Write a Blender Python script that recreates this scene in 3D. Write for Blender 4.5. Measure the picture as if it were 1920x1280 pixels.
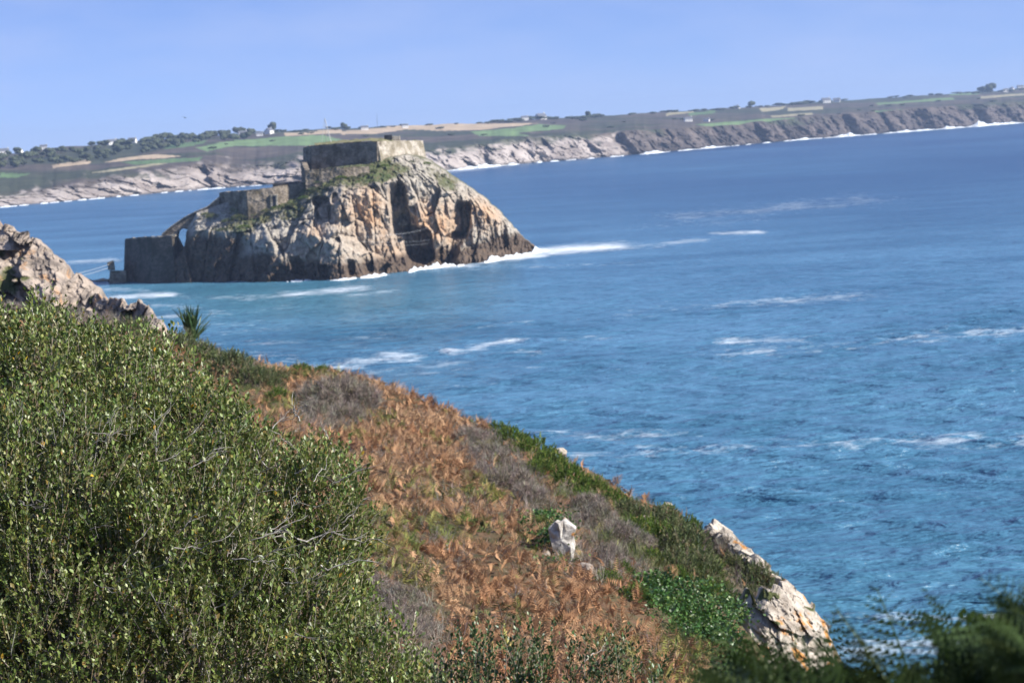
import bpy, bmesh, math, random
import numpy as np
from mathutils import Matrix, Vector

rng = np.random.default_rng(7)
random.seed(7)
scene = bpy.context.scene
COL = scene.collection
for o in list(bpy.data.objects):
    bpy.data.objects.remove(o)

# ------------------------------------------------------------------ camera
F = 85.0 / 36.0 * 1920.0
CAM = np.array([0.0, 0.0, 35.0])
ROT = Matrix.Rotation(math.radians(90 - 5.04), 4, 'X') @ Matrix.Rotation(math.radians(-3.2), 4, 'Z')
RM = np.array(ROT.to_3x3())
cam_d = bpy.data.cameras.new('camera')
cam_d.lens = 85.0
cam_d.sensor_width = 36.0
cam_d.clip_start = 0.1
cam_d.clip_end = 40000
cam_d.dof.use_dof = True
cam_d.dof.focus_distance = 18.0
cam_d.dof.aperture_fstop = 6.3
cam = bpy.data.objects.new('camera', cam_d)
COL.objects.link(cam)
cam.matrix_world = Matrix.Translation(Vector(CAM)) @ ROT
scene.camera = cam

# ------------------------------------------------------------------ sky + sun
SUN_EL = math.radians(36)
sun_h = np.array([0.96, -0.27]); sun_h /= np.linalg.norm(sun_h)
SUN = np.array([sun_h[0] * math.cos(SUN_EL), sun_h[1] * math.cos(SUN_EL), math.sin(SUN_EL)])
world = bpy.data.worlds.new('World')
scene.world = world
world.use_nodes = True
wn, wl = world.node_tree.nodes, world.node_tree.links
wn.clear()
w_out = wn.new('ShaderNodeOutputWorld')
w_bg = wn.new('ShaderNodeBackground')
w_sky = wn.new('ShaderNodeTexSky')
w_sky.sky_type = 'NISHITA'
w_sky.sun_disc = False
w_sky.sun_elevation = SUN_EL
w_sky.sun_rotation = math.atan2(sun_h[0], sun_h[1])
w_sky.altitude = 0
w_sky.air_density = 0.40
w_sky.dust_density = 0.0
w_sky.ozone_density = 4.0
w_tint = wn.new('ShaderNodeMix'); w_tint.data_type = 'RGBA'; w_tint.blend_type = 'MULTIPLY'
w_tint.inputs['Factor'].default_value = 1.0
w_tint.inputs[7].default_value = (1.04, 0.96, 1.16, 1)
# thin high cloud, the same all over the sky
w_geo = wn.new('ShaderNodeTexCoord')
w_map = wn.new('ShaderNodeMapping'); w_map.inputs['Scale'].default_value = (7, 7, 22)
w_noise = wn.new('ShaderNodeTexNoise'); w_noise.inputs['Scale'].default_value = 1.6; w_noise.inputs['Detail'].default_value = 5
w_rmp = wn.new('ShaderNodeMapRange')
w_rmp.inputs[1].default_value = 0.42; w_rmp.inputs[2].default_value = 0.72
w_rmp.inputs[3].default_value = 0.0; w_rmp.inputs[4].default_value = 0.40
w_cl = wn.new('ShaderNodeMix'); w_cl.data_type = 'RGBA'
w_cl.inputs[7].default_value = (4.2, 5.1, 7.9, 1)
wl.new(w_geo.outputs['Generated'], w_map.inputs['Vector'])
wl.new(w_map.outputs[0], w_noise.inputs['Vector'])
wl.new(w_noise.outputs['Fac'], w_rmp.inputs[0])
wl.new(w_sky.outputs[0], w_tint.inputs[6])
wl.new(w_rmp.outputs[0], w_cl.inputs[0])
w_even = wn.new('ShaderNodeMix'); w_even.data_type = 'RGBA'
w_even.inputs[0].default_value = 0.40
w_even.inputs[7].default_value = (2.2, 3.5, 7.1, 1)
wl.new(w_tint.outputs[2], w_even.inputs[6])
wl.new(w_even.outputs[2], w_cl.inputs[6])
wl.new(w_cl.outputs[2], w_bg.inputs[0])
w_bg.inputs[1].default_value = 0.070
wl.new(w_bg.outputs[0], w_out.inputs[0])

sun_d = bpy.data.lights.new('sun', 'SUN')
sun_d.energy = 5.0
sun_d.angle = math.radians(0.53)
sun_d.color = (1.0, 0.95, 0.87)
sun = bpy.data.objects.new('sun', sun_d)
COL.objects.link(sun)
sun.rotation_euler = Vector(SUN).to_track_quat('Z', 'Y').to_euler()
sun.location = (60, -40, 120)

vs = scene.view_settings
vs.view_transform = 'Standard'
vs.look = 'None'
vs.exposure = 0.82
vs.gamma = 1.0
vs.use_curve_mapping = False
scene.cycles.max_bounces = 6
scene.cycles.diffuse_bounces = 2
scene.cycles.glossy_bounces = 2
scene.cycles.transmission_bounces = 2
scene.cycles.volume_bounces = 0
scene.cycles.transparent_max_bounces = 4
scene.cycles.caustics_reflective = False
scene.cycles.caustics_refractive = False
scene.cycles.use_denoising = True

# ------------------------------------------------------------------ helpers
def ray(px, py):
    px = np.asarray(px, float); py = np.asarray(py, float)
    l = np.stack([(px - 960) / F, -(py - 640) / F, -np.ones_like(px)], -1)
    w = l @ RM.T
    return w / w[..., 1:2]

def at(px, py, D):
    """the point seen at photo pixel (px, py) at distance D along +Y"""
    return CAM + ray(px, py) * np.asarray(D, float)[..., None]

def proj(P):
    l = (np.asarray(P, float) - CAM) @ RM
    d = np.where(l[..., 2] < -1e-3, -l[..., 2], 1e-3)
    return l[..., 0] / d * F + 960, -l[..., 1] / d * F + 640

def sea_at(px, py):
    r = ray(px, py)
    t = -CAM[2] / np.minimum(r[..., 2], -1e-5)
    return CAM + r * t[..., None]

def tab(x, pts):
    p = np.array(pts, float)
    return np.interp(x, p[:, 0], p[:, 1])

def in_poly(px, py, poly):
    inside = np.zeros(px.shape, bool)
    n = len(poly)
    for i in range(n):
        x1, y1 = poly[i]; x2, y2 = poly[(i + 1) % n]
        if y1 == y2:
            continue
        c = ((y1 > py) != (y2 > py)) & (px < (x2 - x1) * (py - y1) / (y2 - y1) + x1)
        inside ^= c
    return inside

_perm = np.random.default_rng(3).permutation(256)
_perm = np.concatenate([_perm, _perm, _perm])
_grad = np.random.default_rng(4).normal(size=(256, 3)); _grad /= np.linalg.norm(_grad, axis=1)[:, None]

def perlin(p):
    p = np.asarray(p, float)
    i = np.floor(p).astype(int); f = p - i; i &= 255
    u = f * f * f * (f * (f * 6 - 15) + 10)
    res = 0
    for dx in (0, 1):
        for dy in (0, 1):
            for dz in (0, 1):
                h = _perm[_perm[_perm[(i[..., 0] + dx) & 255] + ((i[..., 1] + dy) & 255)] + ((i[..., 2] + dz) & 255)]
                g = _grad[h]
                d = f - np.array([dx, dy, dz])
                w = (u[..., 0] if dx else 1 - u[..., 0]) * (u[..., 1] if dy else 1 - u[..., 1]) * (u[..., 2] if dz else 1 - u[..., 2])
                res = res + w * np.sum(g * d, -1)
    return res * 1.5

def fbm(p, o=4, lac=2.03, gain=0.5):
    a, s, r = 1.0, 1.0, 0
    for k in range(o):
        r = r + a * perlin(np.asarray(p) * s + k * 17.3)
        a *= gain; s *= lac
    return r

def ridged(p, o=4):
    a, s, r = 1.0, 1.0, 0
    for k in range(o):
        r = r + a * (1 - 2 * np.abs(perlin(np.asarray(p) * s + k * 11.7)))
        a *= 0.5; s *= 2.1
    return r

_cellr = np.random.default_rng(9).random((4096, 7))

def facets(p, seed=0):
    """angular blocks: height of a tilted plane per Voronoi cell, and the crack measure F2-F1"""
    p = np.asarray(p, float)
    ci = np.floor(p).astype(int)
    best = np.full(p.shape[:-1], 9e9); sec = best.copy(); hgt = np.zeros_like(best)
    for dx in (-1, 0, 1):
        for dy in (-1, 0, 1):
            for dz in (-1, 0, 1):
                c = ci + np.array([dx, dy, dz])
                h = (c[..., 0] * 7349 + c[..., 1] * 1931 + c[..., 2] * 5237 + seed * 977) & 4095
                r = _cellr[h]
                q = p - (c + r[..., :3])
                d = np.sum(q * q, -1)
                hh = (r[..., 3] - 0.5) * 1.0 + np.sum(q * (r[..., 4:7] - 0.5), -1) * 1.8
                nb = d < best
                sec = np.where(nb, best, np.minimum(sec, d))
                hgt = np.where(nb, hh, hgt)
                best = np.where(nb, d, best)
    return hgt, np.sqrt(sec) - np.sqrt(best)

def sstep(a, b, x):
    t = np.clip((np.asarray(x, float) - a) / (b - a), 0, 1)
    return t * t * (3 - 2 * t)

def make_mesh(name, verts, faces, cols=None, smooth=False):
    """faces: (m,3) or (m,4) int array"""
    verts = np.ascontiguousarray(verts, np.float32); faces = np.ascontiguousarray(faces, np.int32)
    me = bpy.data.meshes.new(name)
    me.vertices.add(len(verts)); me.vertices.foreach_set('co', verts.ravel())
    m, k = faces.shape
    me.loops.add(m * k); me.loops.foreach_set('vertex_index', faces.ravel())
    me.polygons.add(m); me.polygons.foreach_set('loop_start', np.arange(0, m * k, k, dtype=np.int32))
    if smooth:
        me.polygons.foreach_set('use_smooth', np.ones(m, bool))
    me.update(calc_edges=True)
    if cols is not None:
        a = me.color_attributes.new('Col', 'FLOAT_COLOR', 'POINT')
        c = np.ones((len(verts), 4), np.float32); c[:, :3] = cols
        a.data.foreach_set('color', c.ravel())
    return me

def add(name, me, m, parent=None, label=None, cat=None, group=None, kind=None):
    o = bpy.data.objects.new(name, me)
    COL.objects.link(o)
    if me is not None and m is not None and not me.materials:
        me.materials.append(m)
    if parent is not None:
        o.parent = parent
    tag(o, label, cat, group, kind)
    return o

def tag(o, label=None, cat=None, group=None, kind=None):
    if label: o['label'] = label
    if cat: o['category'] = cat
    if group: o['group'] = group
    if kind: o['kind'] = kind

def empty(name, loc, label, cat, group=None):
    o = bpy.data.objects.new(name, None)
    COL.objects.link(o)
    o.location = [float(v) for v in loc]
    o.empty_display_size = 0.2
    tag(o, label, cat, group)
    return o

def child(name, verts, faces, m, parent, cols=None, smooth=False, kind=None):
    """mesh given in world coordinates, stored relative to the parent Empty"""
    v = np.asarray(verts, float) - np.array(parent.location)
    return add(name, make_mesh(name, v, faces, cols, smooth), m, parent, kind=kind)

def grid_faces(nu, nv):
    a = np.arange(nu * nv).reshape(nu, nv)
    return np.stack([a[:-1, :-1], a[1:, :-1], a[1:, 1:], a[:-1, 1:]], -1).reshape(-1, 4)

def basis(d, roll=None):
    """rotation matrices whose local +Z is d"""
    d = np.asarray(d, float); d = d / np.linalg.norm(d, axis=-1, keepdims=True)
    n = len(d)
    ref = np.where(np.abs(d[:, 2:3]) < 0.95, np.array([[0, 0, 1.0]]), np.array([[1.0, 0, 0]]))
    x = np.cross(ref, d); x /= np.linalg.norm(x, axis=1)[:, None]
    y = np.cross(d, x)
    if roll is not None:
        c, s = np.cos(roll)[:, None], np.sin(roll)[:, None]
        x, y = c * x + s * y, -s * x + c * y
    return np.stack([x, y, d], -1)

def scatter(tv, tf, locs, R, sc, cols=None, jit=0.0):
    N, n = len(locs), len(tv)
    sc = np.asarray(sc, float)
    if sc.ndim == 1: sc = sc[:, None]
    v = np.einsum('nij,nkj->nki', R, tv[None] * sc[:, None, :]) + np.asarray(locs)[:, None, :]
    f = (tf[None] + (np.arange(N) * n)[:, None, None]).reshape(-1, tf.shape[1])
    c = None
    if cols is not None:
        c = np.repeat(np.asarray(cols)[:, None, :], n, 1).reshape(-1, 3)
    return v.reshape(-1, 3), f, c

def merge(parts):
    V, Fc, C, k = [], [], [], 0
    for v, f, c in parts:
        V.append(v); Fc.append(f + k); k += len(v)
        C.append(c if c is not None else np.ones((len(v), 3)))
    return np.concatenate(V), np.concatenate(Fc), np.concatenate(C)

def tube(path, rad, sides=5):
    path = np.asarray(path, float); n = len(path)
    rad = np.broadcast_to(np.asarray(rad, float), (n,))
    t = np.gradient(path, axis=0)
    B = basis(t)
    a = np.arange(sides) * 2 * math.pi / sides
    ring = np.stack([np.cos(a), np.sin(a), 0 * a], -1)
    v = np.einsum('nij,kj->nki', B, ring) * rad[:, None, None] + path[:, None, :]
    idx = np.arange(n * sides).reshape(n, sides)
    nx = np.roll(idx, -1, 1)
    f = np.stack([idx[:-1], nx[:-1], nx[1:], idx[1:]], -1).reshape(-1, 4)
    return v.reshape(-1, 3), f

# ------------------------------------------------------------------ materials
def newmat(name):
    m = bpy.data.materials.new(name); m.use_nodes = True
    nt = m.node_tree
    b = nt.nodes['Principled BSDF']
    return m, nt.nodes, nt.links, b

def N_noise(n, l, scale, detail=4, vec=None, rough=0.55):
    t = n.new('ShaderNodeTexNoise'); t.inputs['Scale'].default_value = scale
    t.inputs['Detail'].default_value = detail; t.inputs['Roughness'].default_value = rough
    if vec is not None: l.new(vec, t.inputs['Vector'])
    return t.outputs['Fac']

def N_range(n, l, src, a, b, lo=0.0, hi=1.0):
    t = n.new('ShaderNodeMapRange'); l.new(src, t.inputs[0])
    for i, v in zip((1, 2, 3, 4), (a, b, lo, hi)): t.inputs[i].default_value = v
    return t.outputs[0]

def N_mix(n, l, fac, a, b, mode='MIX'):
    t = n.new('ShaderNodeMix'); t.data_type = 'RGBA'; t.blend_type = mode
    for sock, v in ((t.inputs[0], fac), (t.inputs[6], a), (t.inputs[7], b)):
        if isinstance(v, (int, float)): sock.default_value = v
        elif isinstance(v, tuple): sock.default_value = v + (1,) if len(v) == 3 else v
        else: l.new(v, sock)
    return t.outputs[2]

def N_math(n, l, op, a, b=None):
    t = n.new('ShaderNodeMath'); t.operation = op
    for i, v in enumerate((a, b)):
        if v is None: continue
        if isinstance(v, (int, float)): t.inputs[i].default_value = v
        else: l.new(v, t.inputs[i])
    return t.outputs[0]

def N_pos(n, l, scale=(1, 1, 1)):
    g = n.new('ShaderNodeNewGeometry')
    m = n.new('ShaderNodeMapping'); m.inputs['Scale'].default_value = scale
    l.new(g.outputs['Position'], m.inputs['Vector'])
    return m.outputs[0], g

def N_bump(n, l, src, bsdf, strength, dist):
    b = n.new('ShaderNodeBump'); b.inputs['Strength'].default_value = strength; b.inputs['Distance'].default_value = dist
    l.new(src, b.inputs['Height']); l.new(b.outputs[0], bsdf.inputs['Normal'])

def mat_attr(name, rough=0.7, transl=0.0, spec=0.3, noise=None):
    m, n, l, b = newmat(name)
    at_ = n.new('ShaderNodeAttribute'); at_.attribute_name = 'Col'
    c = at_.outputs['Color']
    if noise:
        pos, _ = N_pos(n, l)
        c = N_mix(n, l, 1.0, c, N_mix(n, l, N_noise(n, l, noise, 5, pos), (0.55, 0.55, 0.55), (1.45, 1.45, 1.45)), 'MULTIPLY')
    l.new(c, b.inputs['Base Color'])
    b.inputs['Roughness'].default_value = rough
    b.inputs['Specular IOR Level'].default_value = spec
    if transl > 0:
        t = n.new('ShaderNodeBsdfTranslucent'); l.new(c, t.inputs['Color'])
        mx = n.new('ShaderNodeMixShader'); mx.inputs[0].default_value = transl
        l.new(b.outputs[0], mx.inputs[1]); l.new(t.outputs[0], mx.inputs[2])
        l.new(mx.outputs[0], n['Material Output'].inputs['Surface'])
    return m

def mat_two(name, a, b_, scale, rough=0.85, bump=0.0, bdist=0.1, detail=5, spec=0.25, lo=0.35, hi=0.65):
    m, n, l, b = newmat(name)
    pos, _ = N_pos(n, l)
    f = N_noise(n, l, scale, detail, pos)
    l.new(N_mix(n, l, N_range(n, l, f, lo, hi), a, b_), b.inputs['Base Color'])
    b.inputs['Roughness'].default_value = rough
    b.inputs['Specular IOR Level'].default_value = spec
    if bump: N_bump(n, l, f, b, bump, bdist)
    return m

M = {}
M['coast'] = mat_attr('coast_ground', 0.9, 0, 0.15, 0.05)
M['leaf'] = mat_attr('shrub_leaf', 0.42, 0.22, 0.5)
M['fern'] = mat_attr('fern_frond', 0.6, 0.25, 0.3)
M['veg'] = mat_attr('dry_vegetation', 0.75, 0.15, 0.2)
M['bark'] = mat_two('grey_bark', (0.42, 0.40, 0.36), (0.16, 0.14, 0.12), 40, 0.85)
M['soil'] = mat_two('hill_soil', (0.12, 0.07, 0.042), (0.07, 0.065, 0.03), 3.0, 0.95, 1.0, 0.15)
M['white'] = mat_two('white_render', (0.80, 0.79, 0.76), (0.70, 0.69, 0.66), 0.3, 0.8)
M['slate'] = mat_two('roof_slate', (0.10, 0.11, 0.13), (0.15, 0.15, 0.17), 0.5, 0.7)
M['metal'] = mat_two('pale_metal', (0.55, 0.55, 0.54), (0.45, 0.45, 0.44), 2, 0.5)
M['darkwall'] = mat_two('dark_hut', (0.05, 0.05, 0.055), (0.09, 0.085, 0.08), 0.8, 0.85)
M['foam'] = mat_two('sea_foam', (0.86, 0.88, 0.90), (0.62, 0.70, 0.75), 0.5, 0.9, 0.6, 0.4)

def mat_island():
    m, n, l, b = newmat('island_rock')
    pos, geo = N_pos(n, l)
    spos, _ = N_pos(n, l, (0.6, 0.6, 0.16))
    at_ = n.new('ShaderNodeAttribute'); at_.attribute_name = 'Col'
    sep = n.new('ShaderNodeSeparateColor'); l.new(at_.outputs['Color'], sep.inputs[0])
    fine = N_noise(n, l, 0.9, 6, pos, 0.65)
    streak = N_noise(n, l, 1.0, 5, spos, 0.6)
    grey = N_mix(n, l, N_range(n, l, fine, 0.35, 0.65), (0.165, 0.15, 0.128), (0.46, 0.42, 0.355))
    och = N_mix(n, l, N_range(n, l, streak, 0.35, 0.65), (0.46, 0.235, 0.10), (0.43, 0.31, 0.205))
    of = N_math(n, l, 'MULTIPLY', sep.outputs[0], N_range(n, l, streak, 0.25, 0.48))
    c = N_mix(n, l, of, grey, och)
    # grass and scrub
    gcol = N_mix(n, l, N_range(n, l, fine, 0.4, 0.62), (0.055, 0.085, 0.025), (0.12, 0.105, 0.06))
    gf = N_range(n, l, N_math(n, l, 'ADD', sep.outputs[1], N_math(n, l, 'MULTIPLY', N_math(n, l, 'SUBTRACT', fine, 0.5), 1.3)), 0.42, 0.58)
    c = N_mix(n, l, gf, c, gcol)
    # dark foot: tidal stain, plus shade painted on the lower left cliff
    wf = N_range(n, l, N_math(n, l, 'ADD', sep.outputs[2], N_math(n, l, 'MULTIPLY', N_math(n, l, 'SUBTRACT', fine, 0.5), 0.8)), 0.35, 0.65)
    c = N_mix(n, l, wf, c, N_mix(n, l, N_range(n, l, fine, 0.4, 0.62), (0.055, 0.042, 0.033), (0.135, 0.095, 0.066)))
    l.new(c, b.inputs['Base Color'])
    b.inputs['Roughness'].default_value = 0.9
    b.inputs['Specular IOR Level'].default_value = 0.2
    N_bump(n, l, fine, b, 0.7, 0.5)
    return m
M['island'] = mat_island()

def mat_rock(name, a, b_, lichen, scale, lf=0.62):
    m, n, l, b = newmat(name)
    pos, _ = N_pos(n, l)
    f = N_noise(n, l, scale, 6, pos, 0.62)
    c = N_mix(n, l, N_range(n, l, f, 0.36, 0.62), a, b_)
    li = N_noise(n, l, scale * 0.55, 5, pos, 0.6)
    c = N_mix(n, l, N_range(n, l, li, lf, lf + 0.06), c, lichen)
    at_ = n.new('ShaderNodeAttribute'); at_.attribute_name = 'Col'
    sep = n.new('ShaderNodeSeparateColor'); l.new(at_.outputs['Color'], sep.inputs[0])
    gf = N_range(n, l, N_math(n, l, 'ADD', sep.outputs[1], N_math(n, l, 'MULTIPLY', N_math(n, l, 'SUBTRACT', f, 0.5), 1.2)), 0.42, 0.58)
    c = N_mix(n, l, gf, c, (0.075, 0.085, 0.03))
    l.new(c, b.inputs['Base Color'])
    b.inputs['Roughness'].default_value = 0.9; b.inputs['Specular IOR Level'].default_value = 0.2
    N_bump(n, l, f, b, 1.0, 0.5 / scale)
    return m
M['rock_pink'] = mat_rock('pinkish_granite', (0.18, 0.15, 0.125), (0.43, 0.355, 0.29), (0.42, 0.26, 0.15), 0.9, 0.57)
M['rock_white'] = mat_rock('white_lichen_rock', (0.24, 0.20, 0.16), (0.54, 0.48, 0.40), (0.48, 0.23, 0.07), 2.6, 0.58)

M['rock_slab'] = mat_rock('white_slab', (0.26, 0.23, 0.20), (0.56, 0.53, 0.48), (0.46, 0.21, 0.06), 6.0, 0.60)

def mat_masonry(name, a, b_, stain):
    m, n, l, b = newmat(name)
    pos, _ = N_pos(n, l)
    cpos, _ = N_pos(n, l, (1, 1, 1.8))
    v = n.new('ShaderNodeTexVoronoi'); v.inputs['Scale'].default_value = 1.6; l.new(cpos, v.inputs['Vector'])
    sep = n.new('ShaderNodeSeparateColor'); l.new(v.outputs['Color'], sep.inputs[0])
    c = N_mix(n, l, sep.outputs[0], a, b_)
    st = N_noise(n, l, 0.33, 5, pos, 0.6)
    c = N_mix(n, l, N_range(n, l, st, 0.44, 0.60, 0, 0.85), c, stain)
    l.new(c, b.inputs['Base Color'])
    b.inputs['Roughness'].default_value = 0.92; b.inputs['Specular IOR Level'].default_value = 0.15
    N_bump(n, l, v.outputs['Distance'], b, 0.6, 0.3)
    return m
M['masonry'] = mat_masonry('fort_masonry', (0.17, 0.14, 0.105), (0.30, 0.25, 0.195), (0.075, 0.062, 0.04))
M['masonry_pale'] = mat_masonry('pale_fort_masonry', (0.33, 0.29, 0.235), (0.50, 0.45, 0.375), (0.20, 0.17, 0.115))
M['masonry_shaded'] = mat_masonry('shaded_masonry', (0.06, 0.05, 0.042), (0.115, 0.098, 0.08), (0.042, 0.036, 0.026))  # masonry copy darkened with the shade of bastion and arch pier
M['grass'] = mat_two('fort_grass', (0.10, 0.12, 0.04), (0.26, 0.22, 0.12), 0.7, 0.95, 0.5, 0.3)

def mat_sea():
    m, n, l, b = newmat('sea_water')
    at_ = n.new('ShaderNodeAttribute'); at_.attribute_name = 'Col'
    sep = n.new('ShaderNodeSeparateColor'); l.new(at_.outputs['Color'], sep.inputs[0])
    p1, _ = N_pos(n, l, (0.16, 0.52, 1))
    p2, _ = N_pos(n, l, (0.35, 1.3, 1))
    p3, _ = N_pos(n, l, (0.012, 0.02, 1))
    p4, _ = N_pos(n, l, (0.035, 0.06, 1))
    n1 = N_noise(n, l, 1.0, 4, p1, 0.6)
    n2 = N_noise(n, l, 1.0, 3, p2, 0.6)
    n3 = N_noise(n, l, 1.0, 6, p3, 0.68)
    n4 = N_noise(n, l, 1.0, 4, p4, 0.6)
    deep = N_mix(n, l, N_range(n, l, n3, 0.36, 0.64), (0.032, 0.112, 0.205), (0.084, 0.212, 0.345))
    deep = N_mix(n, l, sep.outputs[2], deep, (0.008, 0.052, 0.140))
    c = N_mix(n, l, sep.outputs[1], deep, (0.070, 0.210, 0.235))
    # foam: its own white lace on the water
    fp, _ = N_pos(n, l, (0.22, 0.30, 1))
    fn = N_noise(n, l, 1.0, 8, fp, 0.75)
    fac = N_math(n, l, 'ADD', sep.outputs[0], N_math(n, l, 'MULTIPLY', N_math(n, l, 'SUBTRACT', fn, 0.50), 2.6))
    fac = N_range(n, l, fac, 0.36, 1.35)
    c = N_mix(n, l, fac, c, (0.74, 0.79, 0.83))
    l.new(c, b.inputs['Base Color'])
    l.new(N_range(n, l, fac, 0, 1, 0.24, 0.8), b.inputs['Roughness'])
    b.inputs['IOR'].default_value = 1.33
    b.inputs['Specular IOR Level'].default_value = 0.22
    h = N_math(n, l, 'ADD', N_math(n, l, 'MULTIPLY', n1, 2.0), N_math(n, l, 'MULTIPLY', n2, 0.5))
    h = N_math(n, l, 'ADD', h, N_math(n, l, 'MULTIPLY', n4, 2.6))
    N_bump(n, l, h, b, 1.0, 1.0)
    return m
M['sea'] = mat_sea()

# ------------------------------------------------------------------ sea
STREAKS = [  # photo x0,y0,x1,y1, half height, strength
    (1000, 474, 1150, 460, 9, 1.6), (760, 500, 870, 498, 8, 1.5), (905, 490, 1010, 478, 6, 1.4),
    (1150, 466, 1310, 450, 6, .62), (1345, 438, 1420, 435, 4, 1.1), (1290, 408, 1610, 375, 16, .52),
    (550, 553, 665, 540, 7, 1.1), (470, 562, 560, 552, 6, .6), (610, 692, 735, 670, 11, 1.3), (850, 662, 950, 640, 7, .95),
    (940, 663, 1005, 660, 5, .7), (700, 697, 870, 680, 6, .62), (1370, 642, 1500, 636, 8, .7),
    (1380, 665, 1920, 618, 12, .58), (1060, 815, 1250, 820, 12, .6), (1130, 848, 1920, 825, 16, .56),
    (225, 556, 312, 552, 6, 1.3), (262, 576, 305, 572, 4, .8), (280, 597, 330, 592, 4, .8), (1620, 1172, 1880, 1165, 20, .7),
    (1600, 1222, 1850, 1200, 26, 1.1), (490, 668, 570, 678, 9, .7), (330, 560, 470, 556, 6, .5), (260, 566, 420, 585, 8, .45), (320, 612, 470, 605, 6, .5), (400, 590, 560, 575, 8, .42), (660, 555, 740, 545, 4, .55), (420, 625, 520, 618, 5, .5), (760, 700, 1000, 690, 8, .42), (880, 610, 1100, 600, 6, .36), (1000, 500, 1200, 492, 6, .40), (1200, 425, 1420, 412, 8, .36), (700, 742, 900, 720, 8, .4), (1100, 470, 1230, 462, 5, .6), (1190, 585, 1600, 555, 12, .5),
    (1060, 636, 1145, 632, 5, .65), (380, 645, 560, 640, 7, .4), (630, 635, 780, 628, 5, .45), (190, 540, 260, 545, 6, .8),
    (620, 520, 720, 516, 4, .8), (420, 528, 620, 522, 3, .6), (135, 492, 210, 488, 5, .85), (840, 322, 920, 314, 4, .9)]

def build_sea():
    ang = np.radians(np.concatenate([np.linspace(-88, -16, 12)[:-1], np.linspace(-16, 16, 430), np.linspace(16, 88, 12)[1:]]))
    r = [15.0]
    while r[-1] < 7000:
        d = r[-1]
        k = 0.05 if d < 120 else (0.0040 if d < 760 else 0.02)
        r.append(d * (1 + k))
    r = np.array(r)
    A, Rr = np.meshgrid(ang, r, indexing='ij')
    X, Y = Rr * np.sin(A), Rr * np.cos(A)
    Z = np.zeros_like(X)
    g = np.random.default_rng(21)
    fade = sstep(120, 150, Rr) * (1 - sstep(560, 740, Rr)) * (1 - sstep(math.radians(14.5), math.radians(16), np.abs(A)))
    for k in range(46):
        lam = 1.6 * (9 / 1.6) ** g.random()
        th = math.radians(-97 + g.normal() * 34)
        a = 0.0105 * lam * (0.6 + 0.8 * g.random())
        att = 1 - sstep(0.10, 0.30, 0.0034 * Rr / lam)
        ph = g.random() * 6.28
        w = np.sin((X * math.cos(th) + Y * math.sin(th)) * 2 * math.pi / lam + ph)
        Z += a * att * (w + 0.25 * w * w)
    env = 0.75 + 0.5 * perlin(np.stack([X * 0.02, Y * 0.03, 0 * X], -1))
    Z *= fade * env
    P = np.stack([X, Y, Z], -1).reshape(-1, 3)
    px, py = proj(np.stack([X, Y, 0 * X], -1).reshape(-1, 3))
    foam = np.zeros(len(P))
    for x0, y0, x1, y1, hh, s in STREAKS:
        dx, dy = x1 - x0, y1 - y0
        t = np.clip(((px - x0) * dx + (py - y0) * dy) / (dx * dx + dy * dy), 0, 1)
        ex = (px - x0 - t * dx) / 5.0; ey = (py - y0 - t * dy)
        d = np.sqrt(ex * ex + ey * ey) / hh
        foam = np.maximum(foam, s * np.exp(-d * d))
    foam = foam * (0.75 + 0.5 * fbm(np.stack([X.ravel() * 0.05, Y.ravel() * 0.03, 0 * foam], -1), 3))
    shal = np.exp(-(((px - 520) / 420) ** 2 + ((py - 560) / 55) ** 2)) * 0.45 + 0.15 * sstep(900, 1250, py) + 0.12 * sstep(500, 800, py)
    off = (1 - sstep(270, 520, py)) * np.clip(0.85 + 0.5 * fbm(np.stack([X.ravel() * 0.004, Y.ravel() * 0.002, 0 * foam], -1), 3), 0, 1)
    cols = np.stack([foam, np.clip(shal, 0, 1), off], -1)
    me = make_mesh('sea', P, grid_faces(len(ang), len(r))[:, ::-1], cols, True)
    add('sea', me, M['sea'], kind='structure')
build_sea()

# ------------------------------------------------------------------ far headland
C_BASE = [(-420, 424), (-200, 405), (0, 388), (200, 370), (350, 357), (480, 347), (600, 340), (845, 319), (1000, 305), (1180, 291), (1300, 280), (1500, 262), (1700, 247), (1920, 230), (2200, 212), (2500, 192)]
C_TOP = [(-420, 400), (-200, 382), (0, 366), (100, 352), (200, 334), (300, 318), (380, 307), (480, 311), (560, 298), (700, 292), (850, 277), (950, 262), (1060, 253), (1120, 254), (1190, 244), (1300, 240), (1400, 232), (1500, 220), (1600, 214), (1700, 205), (1800, 198), (1920, 190), (2200, 178), (2500, 158)]
C_SKY = [(-420, 312), (-200, 298), (0, 288), (90, 280), (220, 268), (300, 262), (420, 251), (520, 245), (640, 241), (800, 236), (960, 226), (1100, 219), (1250, 210), (1400, 201), (1550, 191), (1700, 181), (1800, 175), (1920, 168), (2200, 152), (2500, 138)]
TAN, GRN, GRN2, PALE = (0.40, 0.31, 0.21), (0.10, 0.16, 0.07), (0.14, 0.21, 0.09), (0.30, 0.27, 0.17)
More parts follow.
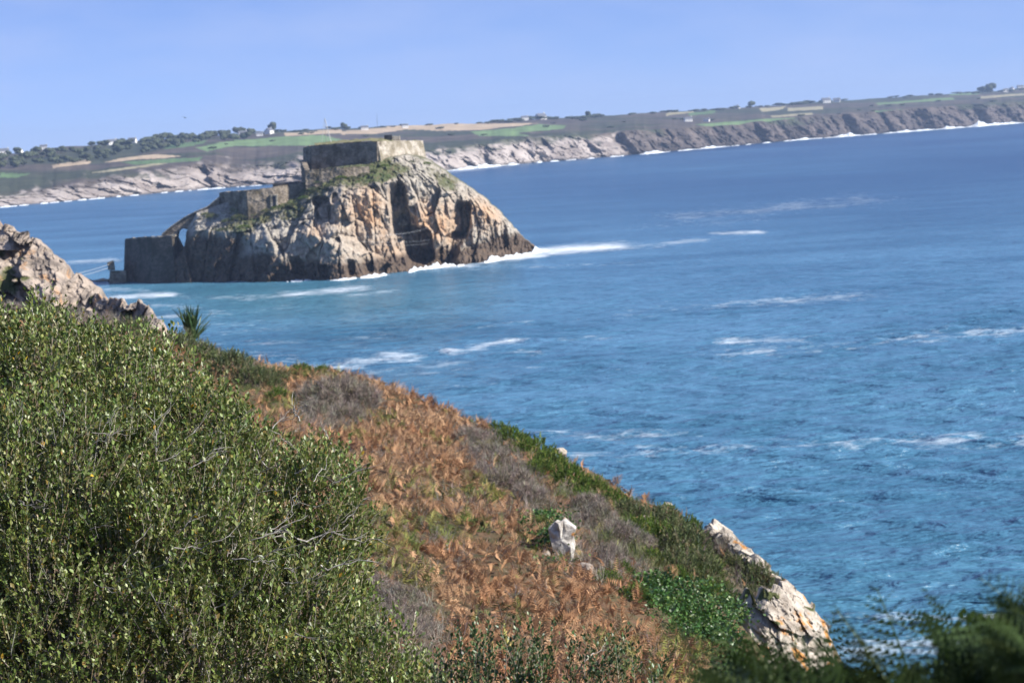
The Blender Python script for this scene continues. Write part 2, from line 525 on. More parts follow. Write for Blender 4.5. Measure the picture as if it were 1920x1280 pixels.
FIELDS = [
    (TAN, [(640, 246), (700, 241), (760, 237), (840, 233), (920, 230), (1010, 231), (900, 244), (820, 245), (760, 243), (700, 251), (640, 254)]),
    (GRN2, [(880, 248), (960, 241), (1010, 233), (1062, 236), (1055, 242), (970, 249), (995, 255), (900, 255)]),
    (TAN, [(194, 305), (223, 297), (290, 289), (342, 293), (300, 297), (258, 299)]),
    (PALE, [(165, 324), (290, 307), (320, 306), (271, 314), (194, 324)]),
    (GRN, [(226, 304), (381, 294), (371, 302), (258, 309)]),
    (GRN2, [(365, 277), (445, 263), (607, 254), (640, 262), (613, 273), (440, 274), (387, 284)]),
    (TAN, [(533, 251), (613, 243), (640, 242), (640, 250), (536, 256)]),
    (GRN, [(0, 325), (58, 325), (32, 333), (0, 333)]),
    (TAN, [(97, 311), (168, 298), (170, 307), (100, 316)]),
    (GRN2, [(1304, 233), (1438, 223), (1540, 219), (1545, 222), (1438, 231), (1357, 246)]),
    (PALE, [(1424, 204), (1474, 199), (1467, 205), (1428, 210)]),
    (PALE, [(1477, 203), (1545, 199), (1545, 205), (1477, 209)]),
    (PALE, [(1445, 217), (1523, 211), (1523, 215), (1447, 221)]),
    (GRN2, [(1640, 193), (1785, 183), (1790, 187), (1647, 197)]),
    (GRN, [(1636, 208), (1793, 199), (1810, 203), (1651, 213)]),
    (PALE, [(1838, 181), (1925, 175), (1925, 179), (1840, 185)]),
    (GRN2, [(1780, 173), (1840, 169), (1836, 178), (1782, 180)]),
    (GRN, [(1290, 212), (1340, 207), (1342, 212), (1292, 218)]),
    (PALE, [(1250, 213), (1300, 208), (1302, 211), (1250, 217)]),
    (GRN, [(300, 272), (390, 263), (380, 270), (310, 280)]),
]

def coast_depth(u):
    b = tab(u, C_BASE)
    return sea_at(u, b)[..., 1]

def build_coast():
    u = np.arange(-420, 2500, 2.0)
    D0 = np.minimum(coast_depth(u), 4500)
    D0 = np.convolve(np.pad(D0, 20, mode='edge'), np.ones(41) / 41, 'valid')
    nb = 44; ns = 46; nk = 5
    cl_w = 55 + 20 * perlin(np.stack([u * 0.01, 0 * u, 0 * u], -1))
    back = tab(u, [(-420, 620), (0, 650), (600, 800), (1200, 900), (2500, 1200)])
    ub = np.repeat(u[:, None], nb + ns + nk, 1)
    t = np.concatenate([np.linspace(-0.06, 1, nb), 1 + np.linspace(0, 1, ns + 1)[1:], 2 + np.linspace(0, 1, nk + 1)[1:]])
    T = np.repeat(t[None], len(u), 0)
    pb, pt, ps = tab(u, C_BASE)[:, None], tab(u, C_TOP)[:, None], tab(u, C_SKY)[:, None]
    pt = pt + 3.0 * fbm(np.stack([u * 0.03, 0 * u, 0 * u + 3], -1), 3)[:, None]
    tc, ts, tk = np.clip(T, -0.06, 1), np.clip(T - 1, 0, 1), np.clip(T - 2, 0, 1)
    py = pb + (pt - pb) * tc + (ps - pt) * ts
    D = D0[:, None] + cl_w[:, None] * np.maximum(tc, -0.06) ** 1.0 * 1.0 + back[:, None] * ts ** 1.15 + 900 * tk
    P = at(ub, py, D)
    P[..., 2] -= 14 * tk
    P[..., 2] = np.where(tc < 0.0, -3, P[..., 2])
    # headlands, coves and ribs
    alongs = np.stack([P[..., 0] * 0.010, P[..., 1] * 0.010, 0 * T], -1)
    big = ridged(alongs, 3)
    rib = ridged(np.stack([P[..., 0] * 0.035 + P[..., 2] * 0.015, P[..., 1] * 0.03, P[..., 2] * 0.012], -1), 4)
    fc, _ = facets(np.stack([P[..., 0] / 22, P[..., 1] / 22, P[..., 2] / 16], -1), 2)
    env = np.clip(1.15 - np.abs(T - 0.45) * 1.1, 0, 1)
    cove = np.zeros_like(T)
    for cu, wd, dp in [(386, 24, 34), (1168, 20, 30), (1235, 16, 26), (1420, 16, 30), (1590, 22, 34), (1660, 12, 30), (1728, 26, 40), (1838, 18, 36), (905, 16, 20)]:
        # steep flank on the right side of each cove throws it into shade
        s = (ub + 26 * (tc - 0.5) - cu) / wd
        cove += dp * np.where(s < 0, np.exp(-(s / 1.0) ** 2 * 0.8), np.exp(-(s / 0.45) ** 2))
    rm = np.clip(0.35 + np.clip(rib, -1, 1) * 0.5, 0, 1)
    fc2, _ = facets(np.stack([P[..., 0] / 7, P[..., 1] / 9, P[..., 2] / 6], -1), 4)
    rough = fbm(P * np.array([0.05, 0.05, 0.10]) + 31, 4)
    off = env * (-13 * np.clip(big, -1, 1.2) - 3.5 * rib + 8 * fc + 4.5 * fc2 + 9 * rough + cove)
    P[..., 1] += off
    P[..., 0] += env * 5 * fbm(P * 0.03, 3)
    P[..., 2] += np.where(T > 1, 1.6 * fbm(P * 0.012, 3), 0) * np.clip(T - 1, 0, 1)
    # colour of the ground itself
    qx, qy = ub, py
    pink = np.array([0.22, 0.185, 0.165]); pale = np.array([0.37, 0.325, 0.295]); dark = np.array([0.085, 0.07, 0.062])
    nz = fbm(P * np.array([0.03, 0.03, 0.06]), 4)
    w_right = sstep(1120, 1230, ub)[..., None]
    rock = pink + (pale - pink) * np.clip(0.5 + nz, 0, 1)[..., None]
    rock = rock * (1 - w_right) + (dark * (1 + 0.9 * np.clip(nz, -0.6, 1)[..., None])) * w_right
    heath = np.array([0.085, 0.07, 0.058]) + np.array([0.04, 0.03, 0.02]) * nz[..., None]
    scrub = np.array([0.048, 0.055, 0.034]) + np.array([0.02, 0.02, 0.01]) * nz[..., None]
    hw = sstep(-0.2, 0.25, fbm(P * 0.006 + 5, 3))[..., None]
    land = heath * hw + scrub * (1 - hw)
    e = fbm(np.stack([ub * 0.045 + T * 2, T * 3.5, 0 * T], -1), 4)
    landf = sstep(0.62, 1.02, T + 0.42 * e)[..., None]
    heath_r = np.array([0.15, 0.11, 0.085])
    col = rock * (1 - landf) + land * landf
    wet = (1 - sstep(0.02, 0.14, T + 0.05 * e))[..., None]
    col = col * (1 - 0.6 * wet)
    for c, poly in FIELDS:
        ins = in_poly(qx + 2 * e, qy + 0.5 * nz, poly) & (T > 1.0)
        col[ins] = np.array(c) * (1 + 0.15 * nz[ins])[:, None]
    me = make_mesh('far_headland', P.reshape(-1, 3), grid_faces(len(u), len(t))[:, ::-1], np.clip(col, 0.02, 1).reshape(-1, 3), False)
    sm = np.zeros((len(u) - 1, len(t) - 1), bool); sm[:, nb - 2:] = True
    me.polygons.foreach_set('use_smooth', sm.ravel())
    add('far_headland', me, M['coast'], kind='structure')
    return u, t, P, py
CU, CT, CP, CPY = build_coast()

def coast_point(px, py):
    """ground point of the far headland nearest to a photo pixel (slope part)"""
    i = int(np.clip(round((px - CU[0]) / 2), 0, len(CU) - 1))
    j = int(np.argmin(np.abs(CPY[i, 44:90] - py))) + 44
    return CP[i, j].copy()

# surf along the far coast
def build_far_surf():
    V = []
    us = np.arange(-100, 2100, 2.0)
    D = np.minimum(coast_depth(us), 4500)
    nz = fbm(np.stack([us * 0.04, 0 * us, 0 * us], -1), 4)
    burst = sum(a * np.exp(-((us - c) / w) ** 2) for c, w, a in [(1590, 16, 5), (1835, 14, 6), (1510, 14, 3.5), (1880, 30, 3.5), (1225, 14, 3.5), (900, 40, 3.0), (1330, 20, 2.0), (385, 6, 3), (1700, 25, 2.5), (1780, 20, 3)])
    h = np.maximum(0, 0.1 + 1.5 * nz) + burst * (0.6 + 0.6 * nz)
    h = h * np.where(us < 800, 0.75, 1.1)
    wd = (D / 1500.0) * (10 + 16 * np.clip(0.4 + nz, 0, 1.2) + burst * 2)
    rows = [(-1.0, -0.3), (-0.7, 0.25), (-0.35, 0.6), (0.0, 1.0), (0.5, 0.9), (1.6, -0.5)]
    P = np.stack([CAM + ray(us, tab(us, C_BASE)) * (D + wd * a - 14)[:, None] for a, _ in rows], 1)
    for k, (_, b) in enumerate(rows):
        P[:, k, 2] = np.where((b > 0) & (h > 0.05), b * h * (1 + 0.5 * fbm(np.stack([us * 0.15, 0 * us + k * 5, 0 * us], -1), 3)) + 0.05, -0.5)
    me = make_mesh('surf', P.reshape(-1, 3), grid_faces(len(us), len(rows)), None, True)
    add('surf', me, M['foam'], label='white surf breaking along the foot of the far cliffs', cat='surf', kind='stuff')
build_far_surf()

# ------------------------------------------------------------------ island
I_BASE = [(190, 537), (205, 536), (345, 533), (480, 525), (560, 521), (640, 517), (700, 513), (780, 504), (860, 496), (920, 490), (1005, 471), (1030, 466)]
I_DEP = [(190, 652), (205, 646), (280, 634), (345, 624), (480, 612), (560, 608), (640, 606), (700, 612), (780, 624), (860, 636), (920, 650), (1005, 682), (1030, 692)]
I_TOP = [(196, 538), (203, 524), (210, 516), (230, 513), (238, 488), (300, 480), (338, 474), (344, 468), (348, 448), (354, 424), (368, 400), (385, 394), (410, 384), (440, 376), (480, 368), (520, 360), (560, 350), (575, 336), (620, 318), (660, 312), (690, 309), (708, 302), (730, 295), (760, 292), (790, 296), (806, 304), (840, 327), (872, 349), (905, 371), (935, 398), (960, 424), (985, 449), (1000, 459), (1010, 468), (1016, 474)]

def build_island():
    u = np.arange(196, 1016.5, 1.0)
    nv = 172
    v = np.linspace(-0.03, 1.0, nv)
    U = np.repeat(u[:, None], nv, 1); V = np.repeat(v[None], len(u), 0)
    Db = tab(u, I_DEP)[:, None]
    pb, pt = tab(u, I_BASE)[:, None], tab(u, I_TOP)[:, None]
    jag = 2.2 * fbm(np.stack([u * 0.09, 0 * u, 0 * u], -1), 4)[:, None]
    pt = pt + jag * np.clip((u - 800) / 60, 0, 1)[:, None]
    py = pb + (pt - pb) * V
    # set-back of the top and where the cliff turns into slope
    S = tab(u, [(196, 3), (340, 5), (380, 10), (470, 16), (560, 20), (650, 22), (720, 18), (800, 16), (900, 10), (980, 5), (1016, 2)])[:, None]
    cf = tab(u, [(196, 0.9), (345, 0.8), (410, 0.66), (480, 0.55), (560, 0.58), (620, 0.68), (700, 0.78), (800, 0.78), (900, 0.8), (1016, 0.8)])[:, None]
    Vc = np.clip(V, 0, 1)
    g = np.where(Vc < cf, 0.22 * Vc / cf, 0.22 + 0.78 * ((Vc - cf) / (1 - cf)) ** 1.1)
    D = Db + S * g
    P0 = at(U, py, D)
    X, Z = P0[..., 0], P0[..., 2]
    rel = np.zeros_like(U)
    f1, c1 = facets(np.stack([X / 7.0, D / 9.0, Z / 13.0], -1), 1)
    f2, c2 = facets(np.stack([X / 2.6 + Z / 14, D / 3.0, Z / 4.6], -1), 5)
    f3, c3 = facets(np.stack([X / 1.1, D / 1.2, Z / 1.6], -1), 8)
    rib = ridged(np.stack([X * 0.16 + Z * 0.02, D * 0.02, Z * 0.03], -1), 3)
    slope = sstep(-0.02, 0.12, Vc - cf)            # 1 on the upper slope
    rel += (1 - 0.65 * slope) * (4.2 * f1 + 1.8 * f2) + 0.65 * f3 - (1 - slope) * 0.5 * rib
    rel += (1 - 0.5 * slope) * (0.9 * np.exp(-(c1 / 0.05) ** 2) + 0.35 * np.exp(-(c2 / 0.07) ** 2))
    rel += 0.5 * fbm(P0 * np.array([0.8, 0.3, 0.6]), 4)
    # fade blocks at left where the wall foot is smooth and dark
    lf = tab(u, [(196, 0.35), (345, 0.4), (480, 0.8), (560, 1)])[:, None]
    rel *= lf
    # named hollows of the cliff: (x, y, rx, ry, depth)
    def hollow(cx, cy, rx, ry, dep, lean=0.0, p=4):
        dx = (U - cx - lean * (py - cy)) / rx; dy = (py - cy) / ry
        q = np.abs(dx) ** p + np.abs(dy) ** p
        return dep * (1 - sstep(0.35, 1.3, q))
    rel += hollow(748, 392, 18, 52, 9, 0.10)
    rel += hollow(760, 440, 26, 40, 5.5, 0.1)
    rel += hollow(784, 462, 28, 38, 13, 0.15)
    rel += hollow(864, 414, 18, 36, 10, -0.12)
    rel += hollow(842, 468, 20, 30, 9, -0.45)
    rel += hollow(604, 392, 17, 24, 6.5, 0.12)
    rel += hollow(690, 492, 11, 18, 5, 0.1)
    rel += hollow(660, 498, 7, 16, 4)
    rel += hollow(610, 505, 9, 14, 4, 0.2)
    rel += hollow(560, 498, 12, 20, 3.5, 0.3)
    rel += hollow(628, 372, 6, 10, 3)
    # the ledge slab and the low dark rocks that stick out at the foot
    ln = 450 + (U - 640) * (52.0 / 135.0)
    rel -= 6.5 * sstep(0, 10, py - ln) * sstep(560, 660, U) * (1 - sstep(764, 784, U)) * (0.8 + 0.3 * f2)
    ln2 = 462 + np.abs(U - 900) * 0.05
    rel -= 5.0 * sstep(0, 22, py - ln2) * sstep(842, 862, U) * (0.8 + 0.5 * f2)
    ln3 = 425 - (U - 540) * 0.1
    rel -= 4.0 * sstep(0, 20, py - ln3) * sstep(440, 520, U) * (1 - sstep(620, 680, U))
    edge = sstep(0, 14, u - 196)[:, None] * sstep(0, 20, 1016 - u)[:, None]
    rel *= edge
    # sea foot stays at the water
    P = at(U, py, D + rel)
    P[..., 0] = X + 0.25 * (P[..., 0] - X) + 0.25 * fbm(P0 * 0.5 + 9, 3) * edge
    P[..., 2] = Z + 0.3 * fbm(P0 * 0.6 + 3, 3) * (V > 0.02) * np.where(V > 0.97, 0.3, 1)
    P[..., 2] = np.where(V <= 0.0, -2.5, P[..., 2])
    # colour fields: R ochre, G grass, B tidal stain and painted shade
    nn = fbm(P0 * np.array([0.08, 0.05, 0.10]) + 2, 4)
    och = np.zeros_like(U)
    for cx, cy, rx, ry, s in [(700, 405, 50, 60, 0.95), (815, 425, 48, 50, 0.95), (905, 405, 36, 36, 0.85), (640, 400, 36, 30, 0.5), (590, 430, 26, 18, 0.6), (600, 480, 70, 30, 0.45), (720, 470, 50, 30, 0.6)]:
        och = np.maximum(och, s * np.exp(-(((U - cx) / rx) ** 2 + ((py - cy) / ry) ** 2)))
    gr = 0.62 * slope * (1 - sstep(690, 760, U)) + 0.50 * slope * sstep(690, 760, U) * (1 - sstep(850, 900, U))
    gr *= sstep(350, 380, U)
    for cx, cy, rx, ry, s in [(545, 385, 45, 14, 0.75), (600, 365, 40, 10, 0.6), (450, 410, 60, 14, 0.75), (400, 400, 30, 16, 0.7), (620, 342, 70, 16, 0.75), (800, 318, 30, 9, 0.7), (740, 315, 30, 8, 0.5), (860, 352, 16, 6, 0.45), (430, 425, 75, 28, 0.78), (480, 392, 50, 14, 0.7), (510, 410, 50, 18, 0.6), (745, 370, 8, 22, 0.6), (560, 360, 40, 12, 0.7), (390, 410, 30, 30, 0.7)]:
        gr = np.maximum(gr, s * np.exp(-(((U - cx) / rx) ** 2 + ((py - cy) / ry) ** 2)))
    gr = gr + 0.5 * nn * (gr > 0.1)
    tide_shade = 1 - sstep(1.5, 7.5 + 2 * nn, Z + 2.2 * nn - 2.0 * sstep(840, 1000, U))
    tide_shade = np.maximum(tide_shade, (0.78 + 0.3 * nn) * (1 - sstep(9, 17, Z)) * (1 - sstep(400, 520, U)))  # shade of the cliff face turned from the sun, painted in as dark rock
    tide_shade = np.maximum(tide_shade, (0.5 + 0.7 * nn) * (1 - sstep(3, 11, Z)) * (1 - sstep(560, 700, U)))
    och = och * np.clip(0.95 + 0.9 * fbm(P0 * np.array([0.18, 0.1, 0.10]) + 20, 3), 0, 1.1) * sstep(318, 352, py)
    cols = np.stack([np.clip(och, 0, 1), np.clip(gr, 0, 1), np.clip(tide_shade, 0, 1)], -1)
    # summit and seaward side close the body
    back = []
    for dd, dz in [(6, 0.4), (16, 0.0), (26, -1.5), (34, -9), (40, None)]:
        Q = P[:, -1].copy()
        k = np.clip((tab(u, I_BASE) - tab(u, I_TOP)) / 90, 0.15, 1)
        Q[:, 1] += dd * k
        Q[:, 0] += dd * k * 0.02
        if dz is None: Q[:, 2] = -2.5
        else: Q[:, 2] = np.maximum(Q[:, 2] + dz * k, -2.4)
        back.append(Q)
    Bk = np.stack(back, 1)
    P = np.concatenate([P, Bk], 1)
    cb = np.zeros((len(u), len(back), 3)); cb[..., 1] = 0.6
    cols = np.concatenate([cols, cb], 1)
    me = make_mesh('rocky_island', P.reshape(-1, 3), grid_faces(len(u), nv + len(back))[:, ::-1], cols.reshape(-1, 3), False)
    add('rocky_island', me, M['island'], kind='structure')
    return u, P[:, :nv], py
IU, IP, IPY = build_island()

def island_surf():
    us = np.arange(400, 1030, 1.0)
    nz = fbm(np.stack([us * 0.08, 0 * us, 0 * us], -1), 4)
    h = np.zeros_like(us)
    for c, w, a in [(820, 34, 1.3), (800, 16, 1.0), (925, 14, 1.6), (960, 26, 1.2), (1005, 22, 1.4), (700, 22, 0.9), (640, 24, 0.7), (560, 30, 0.35), (775, 8, 1.2)]:
        h = np.maximum(h, a * np.exp(-((us - c) / w) ** 2))
    h = 0.8 * h * np.clip(0.7 + 0.9 * nz, 0, 1.5)
    D = tab(us, I_DEP)
    jut = 7.5 * sstep(560, 660, us) * (1 - sstep(764, 784, us)) + 6.0 * sstep(842, 862, us) + 4 * sstep(440, 520, us) * (1 - sstep(560, 600, us))
    D = D - jut
    rows = [(-8, -0.4), (-5, 0.3), (-3, 0.75), (-1.5, 1.0), (0.5, 1.1), (5, -0.5)]
    P = np.stack([CAM + ray(us, tab(us, I_BASE)) * (D + a + 1.5 * nz)[:, None] for a, _ in rows], 1)
    for k, (_, b) in enumerate(rows):
        P[:, k, 2] = np.where((b > 0) & (h > 0.12), b * h * (1 + 0.4 * fbm(np.stack([us * 0.12, 0 * us + k * 3, 0 * us], -1), 3)), -0.7)
    me = make_mesh('surf', P.reshape(-1, 3), grid_faces(len(us), len(rows)), None, True)
    add('surf', me, M['foam'], label='white surf washing against the rocky foot of the fort island', cat='surf', kind='stuff')
island_surf()

# ------------------------------------------------------------------ fort masonry
def prism(top, bot):
    """solid from matching rings of world points (top ring, bottom ring), listed clockwise seen from above"""
    n = len(top)
    v = np.array(list(top) + list(bot))
    f = [[i, (i + 1) % n, n + (i + 1) % n, n + i] for i in range(n)]
    return v, f

def ring_mesh(name, top, bot, m, parent, cap=True):
    bm = bmesh.new()
    o = np.array(parent.location)
    T = [bm.verts.new(np.asarray(p) - o) for p in top]; B = [bm.verts.new(np.asarray(p) - o) for p in bot]
    n = len(T)
    for i in range(n):
        bm.faces.new((T[i], T[(i + 1) % n], B[(i + 1) % n], B[i]))
    if cap:
        bm.faces.new(T); bm.faces.new(B[::-1])
    bmesh.ops.recalc_face_normals(bm, faces=bm.faces)
    me = bpy.data.meshes.new(name); bm.to_mesh(me); bm.free()
    return add(name, me, m, parent)

def wall_run(name, pts, thick, m, parent, batter=0.0, rag=0.28):
    """a rough wall slab per segment: pts = (px, top py, bottom py, depth)"""
    for k in range(len(pts) - 1):
        a, b = pts[k], pts[k + 1]
        A, Bq = at(a[0], a[1], a[3]), at(b[0], b[1], b[3])
        d = Bq - A; L = np.hypot(d[0], d[1])
        nrm = np.array([-d[1], d[0], 0.0]) / L
        if nrm[1] < 0: nrm = -nrm
        za, zb = at(a[0], a[2], a[3])[2], at(b[0], b[2], b[3])[2]
        nx = max(3, int(L / 0.55)); nz = max(4, int(max(A[2] - za, Bq[2] - zb) / 0.55))
        S_, Tt = np.meshgrid(np.linspace(0, 1, nx), np.linspace(0, 1, nz), indexing='ij')
        P = A + S_[..., None] * d
        zt = A[2] + S_ * d[2]; zl = za + S_ * (zb - za)
        zt = zt + rag * 0.8 * fbm(np.stack([S_ * L * 0.5, 0 * S_ + k, 0 * S_ + A[0]], -1), 3) * (S_ > 0.001) * (S_ < 0.999) if rag else zt
        P[..., 2] = zl + (zt - zl) * Tt
        fr = P - nrm * (batter * (1 - Tt))[..., None]
        if rag:
            dis = rag * fbm(P * 0.7 + 3, 4) * np.minimum(1, np.minimum(S_, 1 - S_) * L / 0.8)
            fr = fr + nrm * dis[..., None]
        topb = fr[:, -1] + nrm * thick; botb = fr[:, 0] + nrm * thick
        G = np.concatenate([fr, topb[:, None], botb[:, None]], 1)
        nv = G.shape[1]
        idx = np.arange(nx * nv).reshape(nx, nv)
        cl = np.concatenate([idx, idx[:, :1]], 1)
        f = np.stack([cl[:-1, :-1], cl[1:, :-1], cl[1:, 1:], cl[:-1, 1:]], -1).reshape(-1, 4)
        bm = bmesh.new()
        o = np.array(parent.location)
        vs_ = [bm.verts.new(p - o) for p in G.reshape(-1, 3)]
        for q in f: bm.faces.new([vs_[i] for i in q])
        bm.faces.new([vs_[i] for i in idx[0]]); bm.faces.new([vs_[i] for i in idx[-1][::-1]])
        bmesh.ops.recalc_face_normals(bm, faces=bm.faces)
        me = bpy.data.meshes.new(name); bm.to_mesh(me); bm.free()
        add(name, me, m, parent)

def coping(pts, thick, m, parent, h=0.35, over=0.18, lift=0.004):
    for k in range(len(pts) - 1):
        a, b = pts[k], pts[k + 1]
        A, Bq = at(a[0], a[1], a[3]), at(b[0], b[1], b[3])
        d = Bq - A; d[2] = 0; d /= np.linalg.norm(d)
        nrm = np.array([-d[1], d[0], 0.0])
        if nrm[1] < 0: nrm = -nrm
        up = np.array([0, 0, h]); lf = np.array([0, 0, lift])
        r = [A - nrm * over, Bq - nrm * over, Bq + nrm * (thick + over), A + nrm * (thick + over)]
        ring_mesh('coping', [p + up for p in r], [p + lf for p in r], m, parent)

fort = empty('sea_fort', at(690, 312, 640.), 'grey stone walled fort crowning the summit of the rocky island', 'fort')
WB = [(584, 273, 322, 643), (707, 265, 322, 632)]
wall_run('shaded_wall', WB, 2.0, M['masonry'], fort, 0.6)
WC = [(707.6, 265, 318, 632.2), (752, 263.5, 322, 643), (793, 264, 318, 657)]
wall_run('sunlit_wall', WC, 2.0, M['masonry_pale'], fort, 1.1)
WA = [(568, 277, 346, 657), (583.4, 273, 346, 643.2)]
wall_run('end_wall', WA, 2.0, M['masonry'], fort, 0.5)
wall_run('rear_wall', [(572, 277, 320, 668), (793, 264, 318, 668)], 1.5, M['masonry'], fort)
# earth fill inside the walls with rough grass on top
def fort_fill():
    n1, n2 = 60, 14
    a, b = np.meshgrid(np.linspace(0, 1, n1), np.linspace(0, 1, n2), indexing='ij')
    px = 590 + a * 198
    Df = np.interp(px, [584, 707, 793], [643.5, 631.5, 656.5])
    Dn = Df + (667 - Df) * b
    py = np.interp(px, [584, 640, 690, 730, 793], [273, 268, 264.0, 265, 265])
    P = at(px, py, Dn)
    P[..., 2] += 0.55 * fbm(P * 0.5, 3) * (0.3 + b) + 0.5 * np.sin(math.pi * b) * (a < 0.75)
    Q = P[:, [-1]].copy(); Q[..., 2] -= 6
    child('grass_top', P.reshape(-1, 3), grid_faces(n1, n2)[:, ::-1], M['grass'], fort)
fort_fill()
# small dark hut and its pale annex on the roof
def box_at(name, px0, px1, py0, py1, D, dep, m, parent):
    a, b = at(px0, py1, D), at(px1, py1, D); c = at(px0, py0, D); d = at(px1, py0, D)
    b[2] = a[2]; d[2] = c[2]; c[0] = a[0]; d[0] = b[0]
    off = np.array([0, dep, 0])
    return ring_mesh(name, [c, d, d + off, c + off], [a, b, b + off, a + off], m, parent)
hut = empty('hut', at(728, 263, 645.), 'small dark flat hut with pale annex on top of the fort', 'hut')
box_at('body', 721, 735, 254, 266, 644, 2.2, M['darkwall'], hut)
box_at('annex', 735.6, 750, 255.5, 266, 643.6, 2.4, M['masonry_pale'], hut)
box_at('roof', 720, 735.4, 253, 253.9, 643.5, 3.0, M['slate'], hut)
# terrace wall under the shaded wall, with its dark end
terr = empty('terrace_wall', at(630, 340, 622.), 'low stone terrace wall on the slope below the shaded fort wall', 'wall')
TW = [(572, 319, 356, 622.5), (640, 314, 350, 621.8), (692, 312, 346, 624)]
wall_run('wall_section', TW, 1.4, M['masonry'], terr, 0.4)
wall_run('end_return', [(563.5, 300, 350, 648), (571.6, 319, 352, 622.7)], 1.2, M['masonry'], terr)
# lower enclosure
low = empty('lower_enclosure', at(470, 400, 616.), 'lower fort enclosure of rough grey walls halfway up the island', 'fort')
wall_run('shaded_wall', [(411, 361, 416, 634), (462, 357, 416, 621)], 1.6, M['masonry'], low, 0.5)
wall_run('front_wall', [(462.5, 357, 416, 621), (515, 351, 400, 622), (570, 341, 380, 626)], 1.6, M['masonry'], low, 0.5)
box_at('shed_roof', 511, 562, 344.0, 347, 630, 8, M['darkwall'], low)
box_at('shed_wall', 513, 560, 347.2, 372, 630.5, 7, M['masonry'], low)
df = at(514, 377, 621.3)
def quad_box(name, cx, cz, w, h, y, dep, m, parent):
    r = [(-w, 0), (w, 0), (w, dep), (-w, dep)]
    top = [np.array([cx + a, y + b, cz + h]) for a, b in r]; bot = [np.array([cx + a, y + b, cz - h]) for a, b in r]
    return ring_mesh(name, top, bot, m, parent)
fr = quad_box('door_frame', df[0] - 0.7, df[2], 0.22, 1.25, df[1] - 0.2, 0.9, M['masonry_pale'], low)
quad_box('door_frame', df[0] + 0.7, df[2], 0.22, 1.25, df[1] - 0.2, 0.9, M['masonry_pale'], low)
quad_box('door_lintel', df[0], df[2] + 1.5, 0.95, 0.22, df[1] - 0.25, 0.9, M['masonry_pale'], low)
quad_box('door', df[0], df[2], 0.45, 1.33, df[1] + 0.02, 0.5, M['darkwall'], low)
# gate bastion at the landing end, stair ramp and arch
bas = empty('landing_bastion', at(280, 530, 634.), 'dark square stone bastion at the landing end of the island', 'bastion')
Tp = [(234, 450, 646), (284, 446, 629), (322, 442, 627), (332, 444, 632), (330, 441, 642), (238, 447, 658)]
Bp = [(231, 538, 646), (284, 538, 628), (330, 538, 625), (345, 538, 628), (345, 538, 642), (236, 538, 658)]
T3 = [at(*p) for p in Tp]; B3 = [at(*p) for p in Bp]
for b in B3: b[2] = -2.0
ring_mesh('bastion_body', T3, B3, M['masonry_shaded'], bas)
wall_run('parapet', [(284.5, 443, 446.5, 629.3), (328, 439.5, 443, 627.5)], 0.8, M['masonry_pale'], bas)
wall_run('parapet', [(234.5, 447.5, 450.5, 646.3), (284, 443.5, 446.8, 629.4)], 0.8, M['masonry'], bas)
ramp = empty('stair_ramp', at(356, 420, 632.), 'stone stair ramp carried by an arch from bastion to enclosure', 'stairs')
def poly_slab(name, poly, D0, D1, dep, m, parent):
    """outline traced in the photo, built as a thick slab running from depth D0 (left) to D1 (right)"""
    xs = [p[0] for p in poly]; x0, x1 = min(xs), max(xs)
    fr_ = [at(p[0], p[1], D0 + (D1 - D0) * (p[0] - x0) / (x1 - x0)) for p in poly]
    o = np.array(parent.location)
    bm = bmesh.new()
    A = [bm.verts.new(p - o) for p in fr_]; B = [bm.verts.new(p - o + np.array([0, dep, 0])) for p in fr_]
    n = len(A)
    bm.faces.new(A); bm.faces.new(B[::-1])
    for i in range(n):
        bm.faces.new((A[i], B[i], B[(i + 1) % n], A[(i + 1) % n]))
    bmesh.ops.recalc_face_normals(bm, faces=bm.faces)
    bmesh.ops.triangulate(bm, faces=[f for f in bm.faces if len(f.verts) > 4])
    me = bpy.data.meshes.new(name); bm.to_mesh(me); bm.free()
    return add(name, me, m, parent)
poly_slab('arch_span', [(303, 441.5), (322, 425), (345, 409), (366, 398), (388, 389), (411, 371), (412, 396), (380, 404), (364, 412), (355, 426), (350, 430), (345, 428.5), (339, 429.5), (334, 434), (332, 443), (332, 452), (316, 452)], 634, 632, 3.5, M['masonry'], ramp)
poly_slab('arch_pier', [(331.5, 440), (332.5, 446), (337, 455), (344, 468), (344, 540), (322, 540), (322, 440)], 631.5, 631.5, 3.3, M['masonry_shaded'], ramp)
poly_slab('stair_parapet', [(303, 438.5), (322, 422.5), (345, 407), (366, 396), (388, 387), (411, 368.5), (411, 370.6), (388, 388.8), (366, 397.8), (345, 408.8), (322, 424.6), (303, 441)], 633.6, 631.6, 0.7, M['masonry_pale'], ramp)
# tripod mast on the fort
mast = empty('lattice_mast', at(620, 267, 650.), 'thin pale mast with a leaning stay on the fort roof', 'mast')
def tube_child(name, pts, r, m, parent, sides=5):
    v, f = tube(pts, r, sides)
    return child(name, v, f, m, parent)
mt = at(609, 222, 650.)
for px, py, D in [(621, 267, 648.), (603, 266, 650.), (612, 266, 654.)]:
    p = at(px, py, D)
    tube_child('leg', [mt + (p - mt) * t for t in (0, 0.5, 1)], 0.055 if px != 621 else 0.09, M['metal'], mast)
m1 = mt + (at(621, 267, 648.) - mt) * 0.36; m2 = mt + (at(603, 266, 650.) - mt) * 0.36
tube_child('brace', [m1, (m1 + m2) / 2, m2], 0.04, M['metal'], mast)
